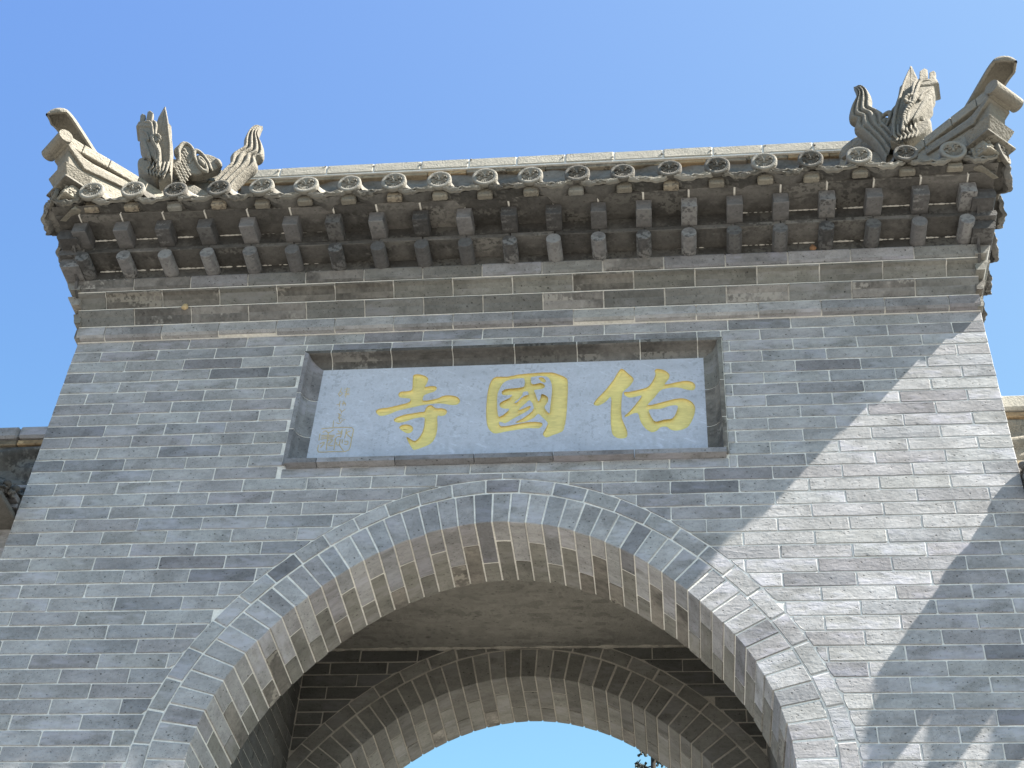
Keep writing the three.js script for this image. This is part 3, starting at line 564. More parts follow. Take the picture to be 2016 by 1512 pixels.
// two rows of rafters under their boards
const SP = 0.734;
const backStrip = (y0, y1, z, m) => mesh('back_board', boxUV(toWorld(boxH(0, y0, z - 0.4, 15, y1, z, 0.004))), m, cornice);
backStrip(0.874, 1.13, 0.60, M.eave[2]); backStrip(1.205, 1.50, 1.00, M.eave[2]);
function boards(name, y0, y1, zb, zf, step, off, amp, mats) {
  const ends = [-0.28]; for (let x = off; x < 15.1; x += step) if (x > 0.1) ends.push(x); ends.push(15.28);
  for (let i = 0; i + 1 < ends.length; i++) {
    const a = ends[i] + 0.007, b = ends[i + 1] - 0.007, s = eaveSag((a + b) / 2, amp), dz = rr(-0.012, 0.012);
    mesh(name, boxUV(toWorld(boxH(a, y0 + s, zb, b, y1 + s, zf + dz, 0.012))), pick(mats), cornice);
  }
}
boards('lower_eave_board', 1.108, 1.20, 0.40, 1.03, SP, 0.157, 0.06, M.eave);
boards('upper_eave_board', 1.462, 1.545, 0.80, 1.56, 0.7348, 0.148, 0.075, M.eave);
for (let i = 0; i < 21; i++) { const x = 0.148 + 0.7348 * i, s = eaveSag(x, 0.075); mesh('board_joint', boxUV(toWorld(boxH(x - 0.02, 1.466 + s, 0.82, x + 0.02, 1.53 + s, 1.552, 0.003))), M.mortar, cornice); }
{
  const beads = (y, z, list) => { for (let x = 0; x < 15; x += 0.09) { if (rnd() < 0.15) continue; const s = new THREE.IcosahedronGeometry(rr(0.012, 0.026), 0); s.scale(3, 0.8, 0.9); s.translate(x, y, z); list.push(s); } };
  const l = []; beads(1.105, 0.605, l); beads(1.46, 1.005, l); beads(0.88, 0.605, l);
  mesh('mortar_line', boxUV(toWorld(merge(l))), M.mortar, cornice);
}
const roundVar = [], squareVar = [];
for (let k = 0; k < 6; k++) {
  const c = new THREE.CylinderGeometry(0.122, 0.128, 0.62, 22, 6).toNonIndexed(); c.rotateX(Math.PI / 2);
  const p = c.attributes.position; for (let i = 0; i < p.count; i++) { const q = 1 + 0.018 * Math.sin(p.getZ(i) * 17 + k) * Math.sin(Math.atan2(p.getY(i), p.getX(i)) * 3 + k); p.setXY(i, p.getX(i) * q, p.getY(i) * q); }
  c.deleteAttribute('normal'); c.computeVertexNormals();
  const smooth = new THREE.CylinderGeometry(0.122, 0.126, 0.60, 24, 1, true); smooth.rotateX(Math.PI / 2); smooth.translate(0, 0, -0.01);
  const end = new THREE.CircleGeometry(0.112, 24); end.translate(0, 0, 0.3);
  const bev = new THREE.CylinderGeometry(0.112, 0.122, 0.01, 24, 1, true); bev.rotateX(Math.PI / 2); bev.translate(0, 0, 0.295);
  roundVar.push(unit(merge([smooth, end, bev].map((g) => { g.deleteAttribute('uv'); return g; }))));
  squareVar.push(unit(boxH(-0.128, -0.12, -0.3, 0.128, 0.12, 0.3, 0.012)));
}
for (let i = 0; i < 21; i++) {
  const xr = 0.165 + i * 0.7325, xs = 0.148 + i * 0.7348;
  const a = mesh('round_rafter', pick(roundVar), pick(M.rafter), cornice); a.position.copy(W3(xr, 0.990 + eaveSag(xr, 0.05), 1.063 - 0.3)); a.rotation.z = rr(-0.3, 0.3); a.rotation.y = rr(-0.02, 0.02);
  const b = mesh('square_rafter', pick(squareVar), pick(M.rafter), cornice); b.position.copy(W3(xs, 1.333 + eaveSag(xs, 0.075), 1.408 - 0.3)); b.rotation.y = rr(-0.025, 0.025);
}
for (const sd of [0, 1]) {                                       // rounded end blocks and the scalloped end board
  const X = (q) => sd ? 15 + q : -q;
  for (const [y0, y1, o, za, zb] of [[0.89, 1.09, 0.26, -1.4, 0.95], [1.21, 1.44, 0.28, -1.4, 1.30], [1.09, 1.21, 0.30, -1.4, 1.04]]) {
    const h = (y1 - y0) / 2, pr = []; for (let k = 0; k <= 8; k++) { const a = -Math.PI / 2 + k / 8 * Math.PI; pr.push([(y0 + y1) / 2 + h * Math.sin(a), o - h * 0.5 + h * 0.5 * Math.cos(a)]); } pr.push([y1, -0.1], [y0, -0.1]);
    mesh('end_block', boxUV(toWorld(prism(pr, () => za, () => zb, (y, q, t) => [X(q), y, t]))), pick(M.rafter), cornice);
  }
  const sc = [[0.55, -0.02]]; for (let k = 0; k <= 24; k++) { const t = k / 24; sc.push([lerp(0.62, 1.42, t), lerp(0.50, 1.36, t) + 0.035 * Math.sin(t * 18)]); } sc.push([1.42, -0.02]);
  mesh('end_board', boxUV(toWorld(prism(sc, () => -0.012, () => 0.03, (y, z, t) => [X(t), y, z]))), M.rafter[2], cornice);
}

// ---------------------------------------------------------------- roof
const roof = group('roof', gate);
const roofY = (z) => { const d = Math.max(0, 1.75 - z); return 1.66 + d * (0.75 + 0.113 * d); };
const hipZ = (x) => { const e = x < 7.5 ? x + 0.25 : 15.25 - x; return 1.85 - 1.154 * e; };   // where the hip crosses a tile row
const RZ = -0.75;
{ // the clay bed under the tiles, four slopes
  const T = [], q = (a, b, c, d) => T.push([a, b, c], [a, c, d]), n = 8, yb = (z) => roofY(z) - 0.08;
  const fx = (z) => -0.3 + (1.72 - z) / 1.154, back = (z) => 2 * RZ - z;
  for (let i = 0; i < n; i++) {
    const z0 = lerp(1.72, RZ, i / n), z1 = lerp(1.72, RZ, (i + 1) / n), L0 = fx(z0), L1 = fx(z1), R0 = 15 - L0, R1 = 15 - L1, y0 = yb(z0), y1 = yb(z1);
    q([L0, y0, z0], [R0, y0, z0], [R1, y1, z1], [L1, y1, z1]); q([R0, y0, back(z0)], [L0, y0, back(z0)], [L1, y1, back(z1)], [R1, y1, back(z1)]);
    q([R0, y0, z0], [R0, y0, back(z0)], [R1, y1, back(z1)], [R1, y1, z1]); q([L0, y0, back(z0)], [L0, y0, z0], [L1, y1, z1], [L1, y1, back(z1)]);
  }
  const y = yb(1.72) - 0.05; q([-0.3, y, 1.72], [-0.3, y, back(1.72)], [15.3, y, back(1.72)], [15.3, y, 1.72]);
  mesh('tile_bed', boxUV(toWorld(tris(T))), M.tile[0], roof);
}
const discX = (i) => { const x = 0.332 + 0.7551 * i, t = (x - 7.5) / 7.2; return x - 0.05 * t * t * t * t * Math.sign(t); };
const eY = (x) => eaveSag(x, 0.13);
// one mask disc for every row: rim, sunken field, eyes and rays
const discGeo = (() => {
  const prof = [[0, 0.0], [0.135, 0.0], [0.148, 0.022], [0.19, 0.022], [0.205, 0.008], [0.205, -0.05], [0.18, -0.05]].map(([r, h]) => new THREE.Vector2(Math.max(r, 1e-4), h));
  const parts = [new THREE.LatheGeometry(prof, 30).toNonIndexed()]; parts[0].rotateX(Math.PI / 2);
  for (let k = 0; k < 11; k++) { const a = Math.PI * (1.06 + 0.88 * k / 10), b = new THREE.CylinderGeometry(0.006, 0.009, 0.075, 5); b.rotateZ(a - Math.PI / 2 + Math.PI); b.translate(Math.cos(a) * 0.09, Math.sin(a) * 0.09 - 0.008, 0.004); parts.push(b); }
  for (const s of [-1, 1]) {
    parts.push(tube([[s * 0.015, 0.03, 0.01], [s * 0.04, 0.055, 0.016], [s * 0.075, 0.05, 0.016], [s * 0.11, 0.07, 0.01], [s * 0.125, 0.04, 0.006]], 0.011, 10, 5));
    const e = new THREE.SphereGeometry(0.022, 8, 6); e.scale(1.2, 0.8, 0.7); e.translate(s * 0.05, 0.022, 0.008); parts.push(e);
    parts.push(tube([[s * 0.03, 0.09, 0.006], [s * 0.06, 0.105, 0.012], [s * 0.09, 0.09, 0.006]], 0.009, 8, 5));
    parts.push(tube([[s * 0.10, 0.0, 0.005], [s * 0.118, -0.03, 0.01], [s * 0.09, -0.05, 0.006]], 0.008, 8, 5));
  }
  for (const q of parts.slice(1)) q.scale(1, 1, 1.9);
  const nose = new THREE.SphereGeometry(0.026, 8, 6); nose.scale(1, 1.5, 0.8); nose.translate(0, 0.01, 0.01); parts.push(nose);
  parts.push(tube([[-0.11, -0.012, 0.006], [-0.05, -0.022, 0.012], [0, -0.016, 0.014], [0.05, -0.022, 0.012], [0.11, -0.012, 0.006]], 0.008, 12, 5));
  return unit(merge(parts.map((g) => { g.deleteAttribute('uv'); return g; })));
})();
const Q = 0.36;                                                  // half width of a pan tile
const panArc = (u) => { const a = lerp(-1, 1, u); return [a * Q, -0.155 * (1 - a * a)]; };
const panGeo = [], lipGeo = [];
for (let k = 0; k < 4; k++) {
  const th = 0.05, L = 0.75, top = (u, v) => { const [x, y] = panArc(u); return [x, y + th + v * L * 0.12, -v * L]; }, bot = (u, v) => { const [x, y] = panArc(u); return [x, y + v * L * 0.12, -v * L]; };
  const f = sheet(14, 3, top), b = sheet(14, 3, bot), e = sheet(14, 1, (u, v) => { const [x, y] = panArc(u); return [x, y + v * th, 0]; }), s1 = sheet(1, 1, (u, v) => [-Q, u * th + v * L * 0.12, -v * L]), s2 = sheet(1, 1, (u, v) => [Q, u * th + v * L * 0.12, -v * L]);
  panGeo.push(unit(merge([f, b, e, s1, s2])));
  // the drip plate hung on the pan's end: scalloped, with stacked petal ridges
  const low = (u) => { const a = lerp(-1, 1, u); return -0.155 * (1 - a * a) - 0.004 - 0.012 * (1 - a * a) - 0.014 * Math.abs(Math.sin(u * Math.PI * 5 + 0.3)); };
  const front = (u, v) => { const a = lerp(-1, 1, u), [x, y] = panArc(u), y1 = y + 0.085 + 0.03 * (1 - a * a), yy = lerp(low(u), y1, v), kk = 1 - 0.9 * a * a; return [x * 0.985, yy, 0.02 + kk * (0.015 + (1 - v) * 0.055) + 0.024 * Math.sin(v * 13 + 2.5 * Math.sin(u * 9 + k)) + 0.008 * Math.sin(u * 26 + k * 2 + v * 4)]; };
  const back = (u, v) => { const p = front(u, v); return [p[0], p[1], p[2] - 0.05]; };
  const rim = sheet(30, 1, (u, v) => { const p = front(u, 0); return [p[0], p[1], p[2] - v * 0.05]; }), rim2 = sheet(30, 1, (u, v) => { const p = front(u, 1); return [p[0], p[1], p[2] - v * 0.05]; });
  const bud = tube([[-0.12, -0.10, 0.07], [-0.05, -0.13, 0.09], [0.02, -0.09, 0.09], [0.07, -0.12, 0.09], [0.14, -0.1, 0.07]], 0.016, 12, 5);
  lipGeo.push(unit(merge([sheet(44, 12, front), sheet(20, 2, back), rim, rim2, bud].map((g) => { g.deleteAttribute('uv'); return g; }))));
}
const plugGeo = unit(boxH(-0.125, -0.12, -0.12, 0.125, 0.12, 0.0, 0.02));
for (let i = 0; i < 20; i++) {
  const x = discX(i), z1 = Math.max(hipZ(x) + 0.25, RZ + 0.3), y = 1.75 + eY(x), dx = rr(-0.012, 0.012), dy = rr(-0.014, 0.014);
  const d = mesh('eave_disc', discGeo, pick(M.discs), roof); d.scale.setScalar(rr(0.94, 1.05)); d.position.copy(W3(x + dx, y + dy, 1.81 + rr(-0.02, 0.02))); d.rotation.set(rr(-0.05, 0.05), rr(-0.05, 0.05), rr(-0.22, 0.22));
  const seg = 10, g = sheet(seg, 10, (u, v) => { const z = lerp(1.77, z1, u), a = lerp(-0.25, Math.PI + 0.25, v); return [x + dx + 0.175 * Math.cos(a), roofY(z) + (y - 1.75) * (1 - u) + dy + 0.085 + 0.175 * Math.sin(a) * 1 - 0.02 * ((u * 4) % 1), z]; });
  mesh('barrel_tile', boxUV(toWorld(g)), M.disc, roof);
  const p = mesh('mortar_plug', plugGeo, pick([M.carve, M.pale, M.soffit[1], M.course[3], M.carve]), roof); p.position.copy(W3(x + rr(-0.02, 0.02), 1.565 + eY(x), 1.70 + rr(-0.02, 0.02)));
}
for (let i = 0; i < 21; i++) {
  const x = i === 0 ? -0.03 : i === 20 ? 15.03 : (discX(i - 1) + discX(i)) / 2, y = 1.645 + eY(x) + rr(-0.012, 0.012), sx = i === 0 || i === 20 ? 0.8 : 1;
  const a = mesh('pan_tile', pick(panGeo), pick(M.tile), roof); a.position.copy(W3(x, y - 0.04, 1.765)); a.scale.x = sx; a.rotation.y = rr(-0.05, 0.05); a.rotation.z = rr(-0.04, 0.04);
  const b = mesh('drip_tile', pick(lipGeo), pick(M.discs), roof); b.position.copy(W3(x, y - 0.04, 1.745)); b.rotation.copy(a.rotation); b.scale.x = sx * (rnd() < 0.5 ? -1 : 1);
  // upper pans of the row
  const z1 = Math.max(hipZ(x) + 0.1, RZ + 0.25);
  if (z1 < 1.0) mesh('pan_row', boxUV(toWorld(sheet(8, 8, (u, v) => { const z = lerp(1.1, z1, u), [px, py] = panArc(v); return [x + px, roofY(z) + py * 0.6 + 0.02, z]; }))), pick(M.tile), roof);
}
// end slopes: a few discs and drips looking sideways
for (const sd of [0, 1]) for (let k = 0; k < 5; k++) {
  const z = 1.34 - k * 0.755, x = sd ? 15.40 : -0.40, ry = sd ? Math.PI / 2 : -Math.PI / 2, lift = 0.06;
  if (k) { const d = mesh('eave_disc', discGeo, M.disc, roof); d.position.copy(W3(x, 1.75 + lift, z + 0.38)); d.rotation.y = ry; }
  const a = mesh('pan_tile', pick(panGeo), pick(M.tile), roof); a.position.copy(W3(x + (sd ? 0.02 : -0.02), 1.62 + lift, z)); a.rotation.y = ry; a.scale.x = 0.95;
  const b = mesh('drip_tile', pick(lipGeo), M.tile[1], roof); b.position.copy(W3(x, 1.62 + lift, z)); b.rotation.y = ry; b.scale.set(0.95, 1.5, 1.4);
  if (k) mesh('barrel_tile', boxUV(toWorld(sheet(6, 8, (u, v) => { const xx = lerp(sd ? 15.38 : -0.38, sd ? 14.4 : 0.6, u), q = lerp(-0.2, Math.PI + 0.2, v); return [xx, roofY(1.75 - u * 1.1) + lift + 0.09 + 0.17 * Math.sin(q), z + 0.38 + 0.17 * Math.cos(q)]; }))), M.disc, roof);
}
for (const sd of [0, 1]) { const d = mesh('eave_disc', discGeo, M.disc, roof); d.position.copy(W3(sd ? 15.42 : -0.35, 1.80, 1.70)); d.rotation.set(0, sd ? 0.95 : -0.95, 0, 'YXZ'); }

// main ridge: carved band, rust-stained course, pale cap bricks
const ridge = group('main_ridge', gate);
{
  const relief = sheet(180, 14, (u, v) => { const x = lerp(1.9, 13.7, u), y = lerp(3.7, 4.665, v); return [x, y, -0.53 + 0.045 * Math.sin(x * 5.2 + 2.2 * Math.sin(y * 6 + x)) * Math.sin((y - 3.7) * 9 + Math.sin(x * 3))]; });
  mesh('carved_band', boxUV(toWorld(relief)), M.tile[1], ridge);
  mesh('ridge_core', boxUV(toWorld(boxH(1.8, 3.6, -0.95, 13.7, 4.92, -0.6, 0.01))), M.tile[0], ridge);
  const sag = (x) => { const t = (x - 7.5) / 6; return -0.01 * t * t + 0.0; };
  for (let x = 1.78, i = 0; x < 13.7; x += 0.755, i++) { const b = Math.min(13.80, x + 0.755); mesh('course_brick', boxUV(toWorld(boxH(x + 0.005, 4.668 + sag(x), -1.05, b - 0.005, 4.775 + rr(-0.004, 0.004) + sag(x), -0.45 + rr(-0.012, 0.012), 0.012))), pick(M.course), ridge); }
  for (let x = 1.72, i = 0; x < 13.7; x += 0.925, i++) { const b = Math.min(13.86, x + 0.925); mesh('cap_brick', boxUV(toWorld(boxH(x + 0.006, 4.788 + sag(x), -1.1, b - 0.006, 5.045 + rr(-0.006, 0.006) + sag(x), -0.40 + rr(-0.006, 0.006), 0.02))), M.cap, ridge); }
  mesh('mortar_bed', boxUV(toWorld(boxH(1.75, 4.76, -1.08, 13.82, 5.03, -0.415, 0.004))), M.mortar, ridge);
  const lumps = []; for (let x = 1.9; x < 13.2; x += 0.925) for (let k = 0; k < 3; k++) { const s = new THREE.IcosahedronGeometry(rr(0.012, 0.028), 0); s.translate(x + rr(-0.06, 0.06) - 0.18 + 0.925, rr(4.80, 5.02), -0.40); if (rnd() < 0.5) lumps.push(s); }
  mesh('mortar_crumbs', boxUV(toWorld(merge(lumps))), M.soffit[4], ridge).userData.kind = 'stuff';
}

// ---------------------------------------------------------------- hip ridges with upturned ends, and the beasts on them
// laid out in (s, y, w): s runs out along the hip to the corner, w across it towards the front
const hipM = (sd) => { const m = new THREE.Matrix4().set(-0.655, 0, 0.756, -0.25, 0, 1, 0, 0, 0.756, 0, 0.655, 1.85, 0, 0, 0, 1); if (sd) m.premultiply(new THREE.Matrix4().set(-1, 0, 0, 15.12, 0, 1, 0, 0, 0, 0, 1, 0, 0, 0, 0, 1)); return m; };
const hipParts = [], beastParts = [];
const H = (n, g, m) => hipParts.push([n, g, m]), Bt = (n, g, m = M.carve) => beastParts.push([n, g, m]);
// body of the ridge: lower tail end, beast's seat, upper run
H('ridge_body', extrude([[-3.35, 3.6], [-3.0, 4.35], [-2.75, 4.42], [-2.25, 4.0], [-1.9, 3.7], [-1.78, 3.12], [-1.26, 2.92], [-0.84, 2.80], [-0.36, 2.72], [-0.05, 2.72], [-0.42, 2.30], [-0.45, 1.95], [-0.30, 1.45], [-0.9, 1.8], [-2.0, 2.7]], -0.2, 0.2, 0.03), M.pale);
for (let k = 0; k < 4; k++) { const a = lerp(-2.92, -1.95, k / 4), b = lerp(-2.92, -1.95, (k + 1) / 4), y = (s) => lerp(4.52, 3.92, ss(-2.75, -1.95, s)); H('ridge_tile', merge([tube([[a, y(a), 0.02], [(a + b) / 2, y((a + b) / 2), 0.02], [b - 0.01, y(b), 0.02]], 0.19, 6, 14)]), M.pale); H('ridge_plate', extrude([[a, y(a) - 0.30], [b - 0.01, y(b) - 0.30], [b - 0.01, y(b) - 0.20], [a, y(a) - 0.20]], -0.26, 0.27, 0.015), M.carve); }
// upturned end: bricks of the crown course, half-round moulding, plates, neck, rough mortar
for (const [a, b] of [[-1.76, -1.20], [-1.19, -0.62], [-0.61, -0.10]]) { const t = (s) => 3.06 - 0.10 * ss(-1.2, 0.2, s); H('crown_brick', extrude([[a, t(a) - 0.21], [b, t(b) - 0.21], [b, t(b)], [a, t(a)]], -0.23, 0.235, 0.02), M.pale); }
H('crown_brick', extrude([[-0.09, 2.75], [0.22, 2.72], [0.26, 2.95], [-0.09, 2.96]], -0.23, 0.235, 0.02), M.pale);
H('side_band', extrude([[-1.2, 2.62], [-0.24, 2.42], [0.16, 2.70], [0.16, 2.78], [-0.3, 2.60], [-1.2, 2.74]], -0.25, 0.255, 0.015), M.carve);
{ const c = new THREE.CylinderGeometry(0.125, 0.125, 0.62, 20); c.rotateX(Math.PI / 2); c.scale(1.05, 1, 1); c.translate(0.27, 2.84, -0.02); H('round_moulding', c, M.carve); }
H('neck_brick', hexa((u, v, w) => [lerp(-0.42, lerp(0.02, 0.14, v), u), lerp(2.30, 2.72, v), lerp(-0.19, 0.19, w)], 0.04, 0.04, 0.05), M.carve);
H('end_plate', hexa((u, v, w) => { const q = lerp(0.62, 1, v); return [lerp(-0.42, lerp(-0.06, 0.13, v), u), lerp(1.99, 2.29, v), lerp(-0.30 * q, 0.30 * q, w)]; }, 0.03, 0.05, 0.03), M.carve);
H('thin_tile', hexa((u, v, w) => [lerp(-0.5, 0.04, u), lerp(1.93, 1.975, v) + 0.0, lerp(-0.33, 0.33, w)], 0.02, 0.2, 0.02), M.disc);
{ const g = hexa((u, v, w) => [lerp(-0.6, lerp(-0.06, -0.14, v), u), lerp(1.66, 1.93, v), lerp(-0.25, 0.25, w)], 0.06, 0.06, 0.06); H('rough_mortar', g, M.pale); const l = []; for (let k = 0; k < 60; k++) { const s = new THREE.IcosahedronGeometry(rr(0.02, 0.05), 0); const f = rnd() < 0.55; s.translate(f ? rr(-0.55, -0.14) : -0.10, rr(1.68, 1.9), f ? 0.24 : rr(-0.2, 0.2)); l.push(s); } H('mortar_lumps', merge(l), M.pale); }
{ // the tongue: a barrel tile set on end, hollow below, its tip turned over
  const c = new THREE.CatmullRomCurve3([V(-0.62, 2.93, 0), V(-0.36, 3.10, 0), V(-0.02, 3.36, 0), V(0.25, 3.55, 0), V(0.43, 3.60, 0), V(0.58, 3.50, 0), V(0.66, 3.36, 0)]);
  const f = (off) => (u, v) => { const p = c.getPoint(u), t = c.getTangent(u), R = 0.225 * Math.sqrt(Math.max(0.0, 1 - Math.pow(ss(0.62, 1.0, u), 2.2) * 0.98)) - off, a = lerp(-1.45, 1.45, v), nx = -t.y, ny = t.x, drop = (R + off) * 0.85; return [p.x + nx * (R * Math.cos(a) - drop), p.y + ny * (R * Math.cos(a) - drop), R * 1.05 * Math.sin(a)]; };
  const A = f(0), B = f(0.045), e = [0, 1].map((v) => sheet(24, 1, (u, q) => { const p = A(u, v), r = B(u, v); return p.map((x, i) => lerp(x, r[i], q)); }));
  H('upturned_tile', merge([sheet(24, 14, A), sheet(24, 14, B), ...e]), M.carve);
}
// --- beast: tail fin with wavy grooves
{
  const Ls = smoothLine([[-2.66, 4.35], [-2.80, 4.80], [-2.88, 5.05], [-2.85, 5.27], [-2.93, 5.46], [-3.04, 5.72], [-3.02, 5.96], [-3.08, 6.28], [-3.2, 6.52], [-3.30, 6.62]], 40), Rs = smoothLine([[-2.98, 4.0], [-3.1, 4.55], [-3.28, 5.1], [-3.42, 5.46], [-3.36, 5.58], [-3.48, 5.80], [-3.43, 6.06], [-3.29, 6.24], [-3.29, 6.46], [-3.31, 6.62]], 40);
  const f = (sg) => (t, u) => { const k = t * 40, i = Math.min(39, Math.floor(k)), q = k - i, l = [0, 1].map((c) => lerp(Ls[i][c], Ls[i + 1][c], q)), r = [0, 1].map((c) => lerp(Rs[i][c], Rs[i + 1][c], q)); const fin = ss(1.0, 0.82, t), edge = Math.pow(Math.abs(2 * u - 1), 6), th = (0.05 + 0.075 * Math.pow(Math.abs(Math.sin(u * Math.PI * 4)), 0.7) * fin + 0.05 * (1 - t)) * (1 - 0.55 * edge); return [lerp(l[0], r[0], u), lerp(l[1], r[1], u), sg * th + 0.03]; };
  const a = f(1), b = f(-1), e = [0, 1].map((u) => sheet(40, 1, (t, q) => { const p = a(t, u), r = b(t, u); return [p[0], p[1], lerp(p[2], r[2], q)]; }));
  Bt('tail', merge([sheet(60, 48, a), sheet(60, 24, b), ...e]));
}
// head: upper jaw with flared nostrils, brow, cheek, lower jaw
const headOut = smoothLine([[-0.93, 4.42], [-0.98, 4.55], [-1.12, 4.60], [-1.28, 4.62], [-1.36, 4.45], [-1.48, 4.15], [-1.62, 3.9], [-1.66, 3.6], [-1.43, 3.60], [-1.31, 3.64], [-1.20, 3.80], [-1.10, 3.94], [-1.08, 4.08], [-1.02, 4.19], [-1.01, 4.29]], 50, true);
Bt('upper_jaw', extrude(headOut, -0.17, 0.17, 0.06, [], 3));
Bt('muzzle', extrude([[-0.90, 4.36], [-0.92, 4.50], [-1.06, 4.56], [-1.27, 4.58], [-1.27, 4.42], [-1.05, 4.36]], -0.20, 0.20, 0.035));
for (const w of [-0.13, 0.13]) { Bt('nostril', extrude([[-0.95, 4.50], [-0.91, 4.70], [-0.94, 4.77], [-1.03, 4.74], [-1.06, 4.52]], w - 0.06, w + 0.06, 0.025)); Bt('nostril', extrude([[-1.08, 4.58], [-1.05, 4.84], [-1.10, 4.90], [-1.20, 4.84], [-1.24, 4.58]], w - 0.065, w + 0.065, 0.025)); }
Bt('brow', merge([tube([[-1.0, 4.48, 0.17], [-1.2, 4.52, 0.20], [-1.32, 4.30, 0.21], [-1.42, 4.02, 0.20], [-1.52, 3.82, 0.18], [-1.6, 3.55, 0.16]], 0.035, 20, 6), tube([[-1.22, 4.66, 0.12], [-1.33, 4.55, 0.17], [-1.40, 4.25, 0.19], [-1.50, 3.98, 0.19], [-1.62, 3.7, 0.17], [-1.70, 3.4, 0.14]], 0.04, 20, 6), tube([[-1.05, 4.28, 0.15], [-1.2, 4.2, 0.18], [-1.30, 4.02, 0.19]], 0.03, 12, 6)]));
Bt('lip', extrude([[-1.10, 3.98], [-1.22, 4.02], [-1.42, 3.70], [-1.50, 3.52], [-1.42, 3.55], [-1.25, 3.78]], -0.2, 0.205, 0.03));
{ const e = new THREE.SphereGeometry(0.07, 14, 10); e.translate(-1.36, 4.12, 0.17); const e2 = new THREE.SphereGeometry(0.07, 14, 10); e2.translate(-1.36, 4.12, -0.17); Bt('eye', merge([e, e2])); }
Bt('lower_jaw', extrude(smoothLine([[-1.19, 3.55], [-1.20, 3.38], [-1.32, 3.27], [-1.50, 3.22], [-1.68, 3.25], [-1.72, 3.55], [-1.60, 3.62], [-1.50, 3.54], [-1.42, 3.66], [-1.33, 3.58], [-1.26, 3.62]], 40, true), -0.19, 0.19, 0.05, [], 3));
{ const l = []; for (const w of [-0.13, 0.13]) for (const s of [-1.30, -1.42]) { const c = new THREE.ConeGeometry(0.035, 0.16, 7); c.translate(s, 3.68, w); l.push(c); } Bt('tooth', merge(l)); }
// beaded cheek curls and beard strands
{ const l = []; for (let k = 0; k < 16; k++) { const t = k / 15, s = new THREE.SphereGeometry(0.045 - 0.012 * t, 8, 6); s.translate(lerp(-1.40, -1.66, t) + 0.05 * Math.sin(t * 7), lerp(4.14, 3.5, t), 0.20 + 0.03 * Math.sin(t * 5)); l.push(s); } for (let k = 0; k < 10; k++) { const a = k * 0.62, s = new THREE.SphereGeometry(0.04, 8, 6); s.translate(-1.46 + 0.09 * Math.cos(a), 4.08 + 0.10 * Math.sin(a), 0.22); l.push(s); } Bt('curls', merge(l)); }
{ const l = []; for (let k = 0; k < 6; k++) { const o = k * 0.075; l.push(tube([[-1.46 - o, 3.55 + 0.03 * k, 0.20], [-1.48 - o, 3.38, 0.24], [-1.45 - o * 0.95, 3.30, 0.22], [-1.50 - o * 0.9, 3.18 + 0.02 * k, 0.22]], 0.024, 12, 6)); } Bt('beard', merge(l)); }
{ const l = []; for (let k = 0; k < 46; k++) { const u = (k % 6) / 5, v = Math.floor(k / 6) / 7, s = new THREE.SphereGeometry(0.045, 8, 5); s.scale(1.1, 0.8, 0.45); s.translate(lerp(-1.88, -2.12, u) - 0.10 * v + (Math.floor(k / 6) % 2) * 0.02, lerp(4.0, 4.62, v) - 0.25 * u, 0.085); l.push(s); } Bt('scales', merge(l)); }
// tall pointed horn rising behind the head
Bt('horn', extrude([[-1.25, 4.62], [-1.25, 5.0], [-1.305, 5.36], [-1.34, 5.37], [-1.42, 5.12], [-1.50, 4.94], [-1.60, 4.86], [-1.66, 4.62], [-1.78, 4.30], [-1.86, 3.9], [-1.94, 3.5], [-1.74, 3.2], [-1.60, 3.5], [-1.48, 4.0], [-1.36, 4.3]], -0.14, 0.11, 0.03));
Bt('horn_ridge', merge([tube([[-1.36, 5.25, 0.08], [-1.50, 4.90, 0.12], [-1.60, 4.6, 0.13], [-1.72, 4.25, 0.13], [-1.83, 3.75, 0.13], [-1.80, 3.3, 0.15]], 0.03, 20, 6), tube([[-1.55, 4.86, 0.10], [-1.66, 4.5, 0.11], [-1.79, 4.1, 0.12], [-1.90, 3.55, 0.12]], 0.022, 16, 6)]));
// mane leaf and spiral behind the neck
Bt('mane', extrude(smoothLine([[-1.80, 3.9], [-1.76, 4.2], [-1.86, 4.32], [-1.74, 4.44], [-1.79, 4.66], [-1.88, 4.84], [-1.98, 4.91], [-2.09, 4.87], [-2.18, 4.78], [-2.22, 4.6], [-2.17, 4.36], [-2.05, 4.1], [-1.95, 3.9]], 50, true), -0.07, 0.07, 0.04, [], 3));
Bt('mane_rim', merge([tube([[-1.80, 3.95, 0.06], [-1.92, 4.25, 0.09], [-1.85, 4.55, 0.09], [-1.93, 4.80, 0.08], [-2.06, 4.82, 0.08], [-2.16, 4.66, 0.08], [-2.12, 4.38, 0.08]], 0.04, 24, 6)]));
Bt('neck_curl', extrude(smoothLine([[-2.06, 4.12], [-2.12, 4.45], [-2.22, 4.72], [-2.38, 4.90], [-2.58, 4.98], [-2.70, 4.93], [-2.69, 4.78], [-2.58, 4.58], [-2.40, 4.32], [-2.22, 4.14]], 40, true), -0.12, 0.10, 0.05, [], 3));
{ const l = []; const spiral = []; for (let k = 0; k <= 26; k++) { const a = 0.6 + k * 0.36, r = 0.235 - 0.007 * k; spiral.push([-2.36 - Math.cos(a) * r * 1.05, 4.56 + Math.sin(a) * r * 0.95 - Math.cos(a) * r * 0.6, 0.11]); } l.push(tube(spiral, 0.045, 60, 7)); const b = new THREE.SphereGeometry(0.085, 12, 8); b.scale(1.1, 0.9, 0.8); b.translate(-2.36, 4.55, 0.11); l.push(b); const c = new THREE.SphereGeometry(0.09, 12, 8); c.translate(-2.66, 4.86, 0.08); l.push(c); Bt('spiral', merge(l)); }
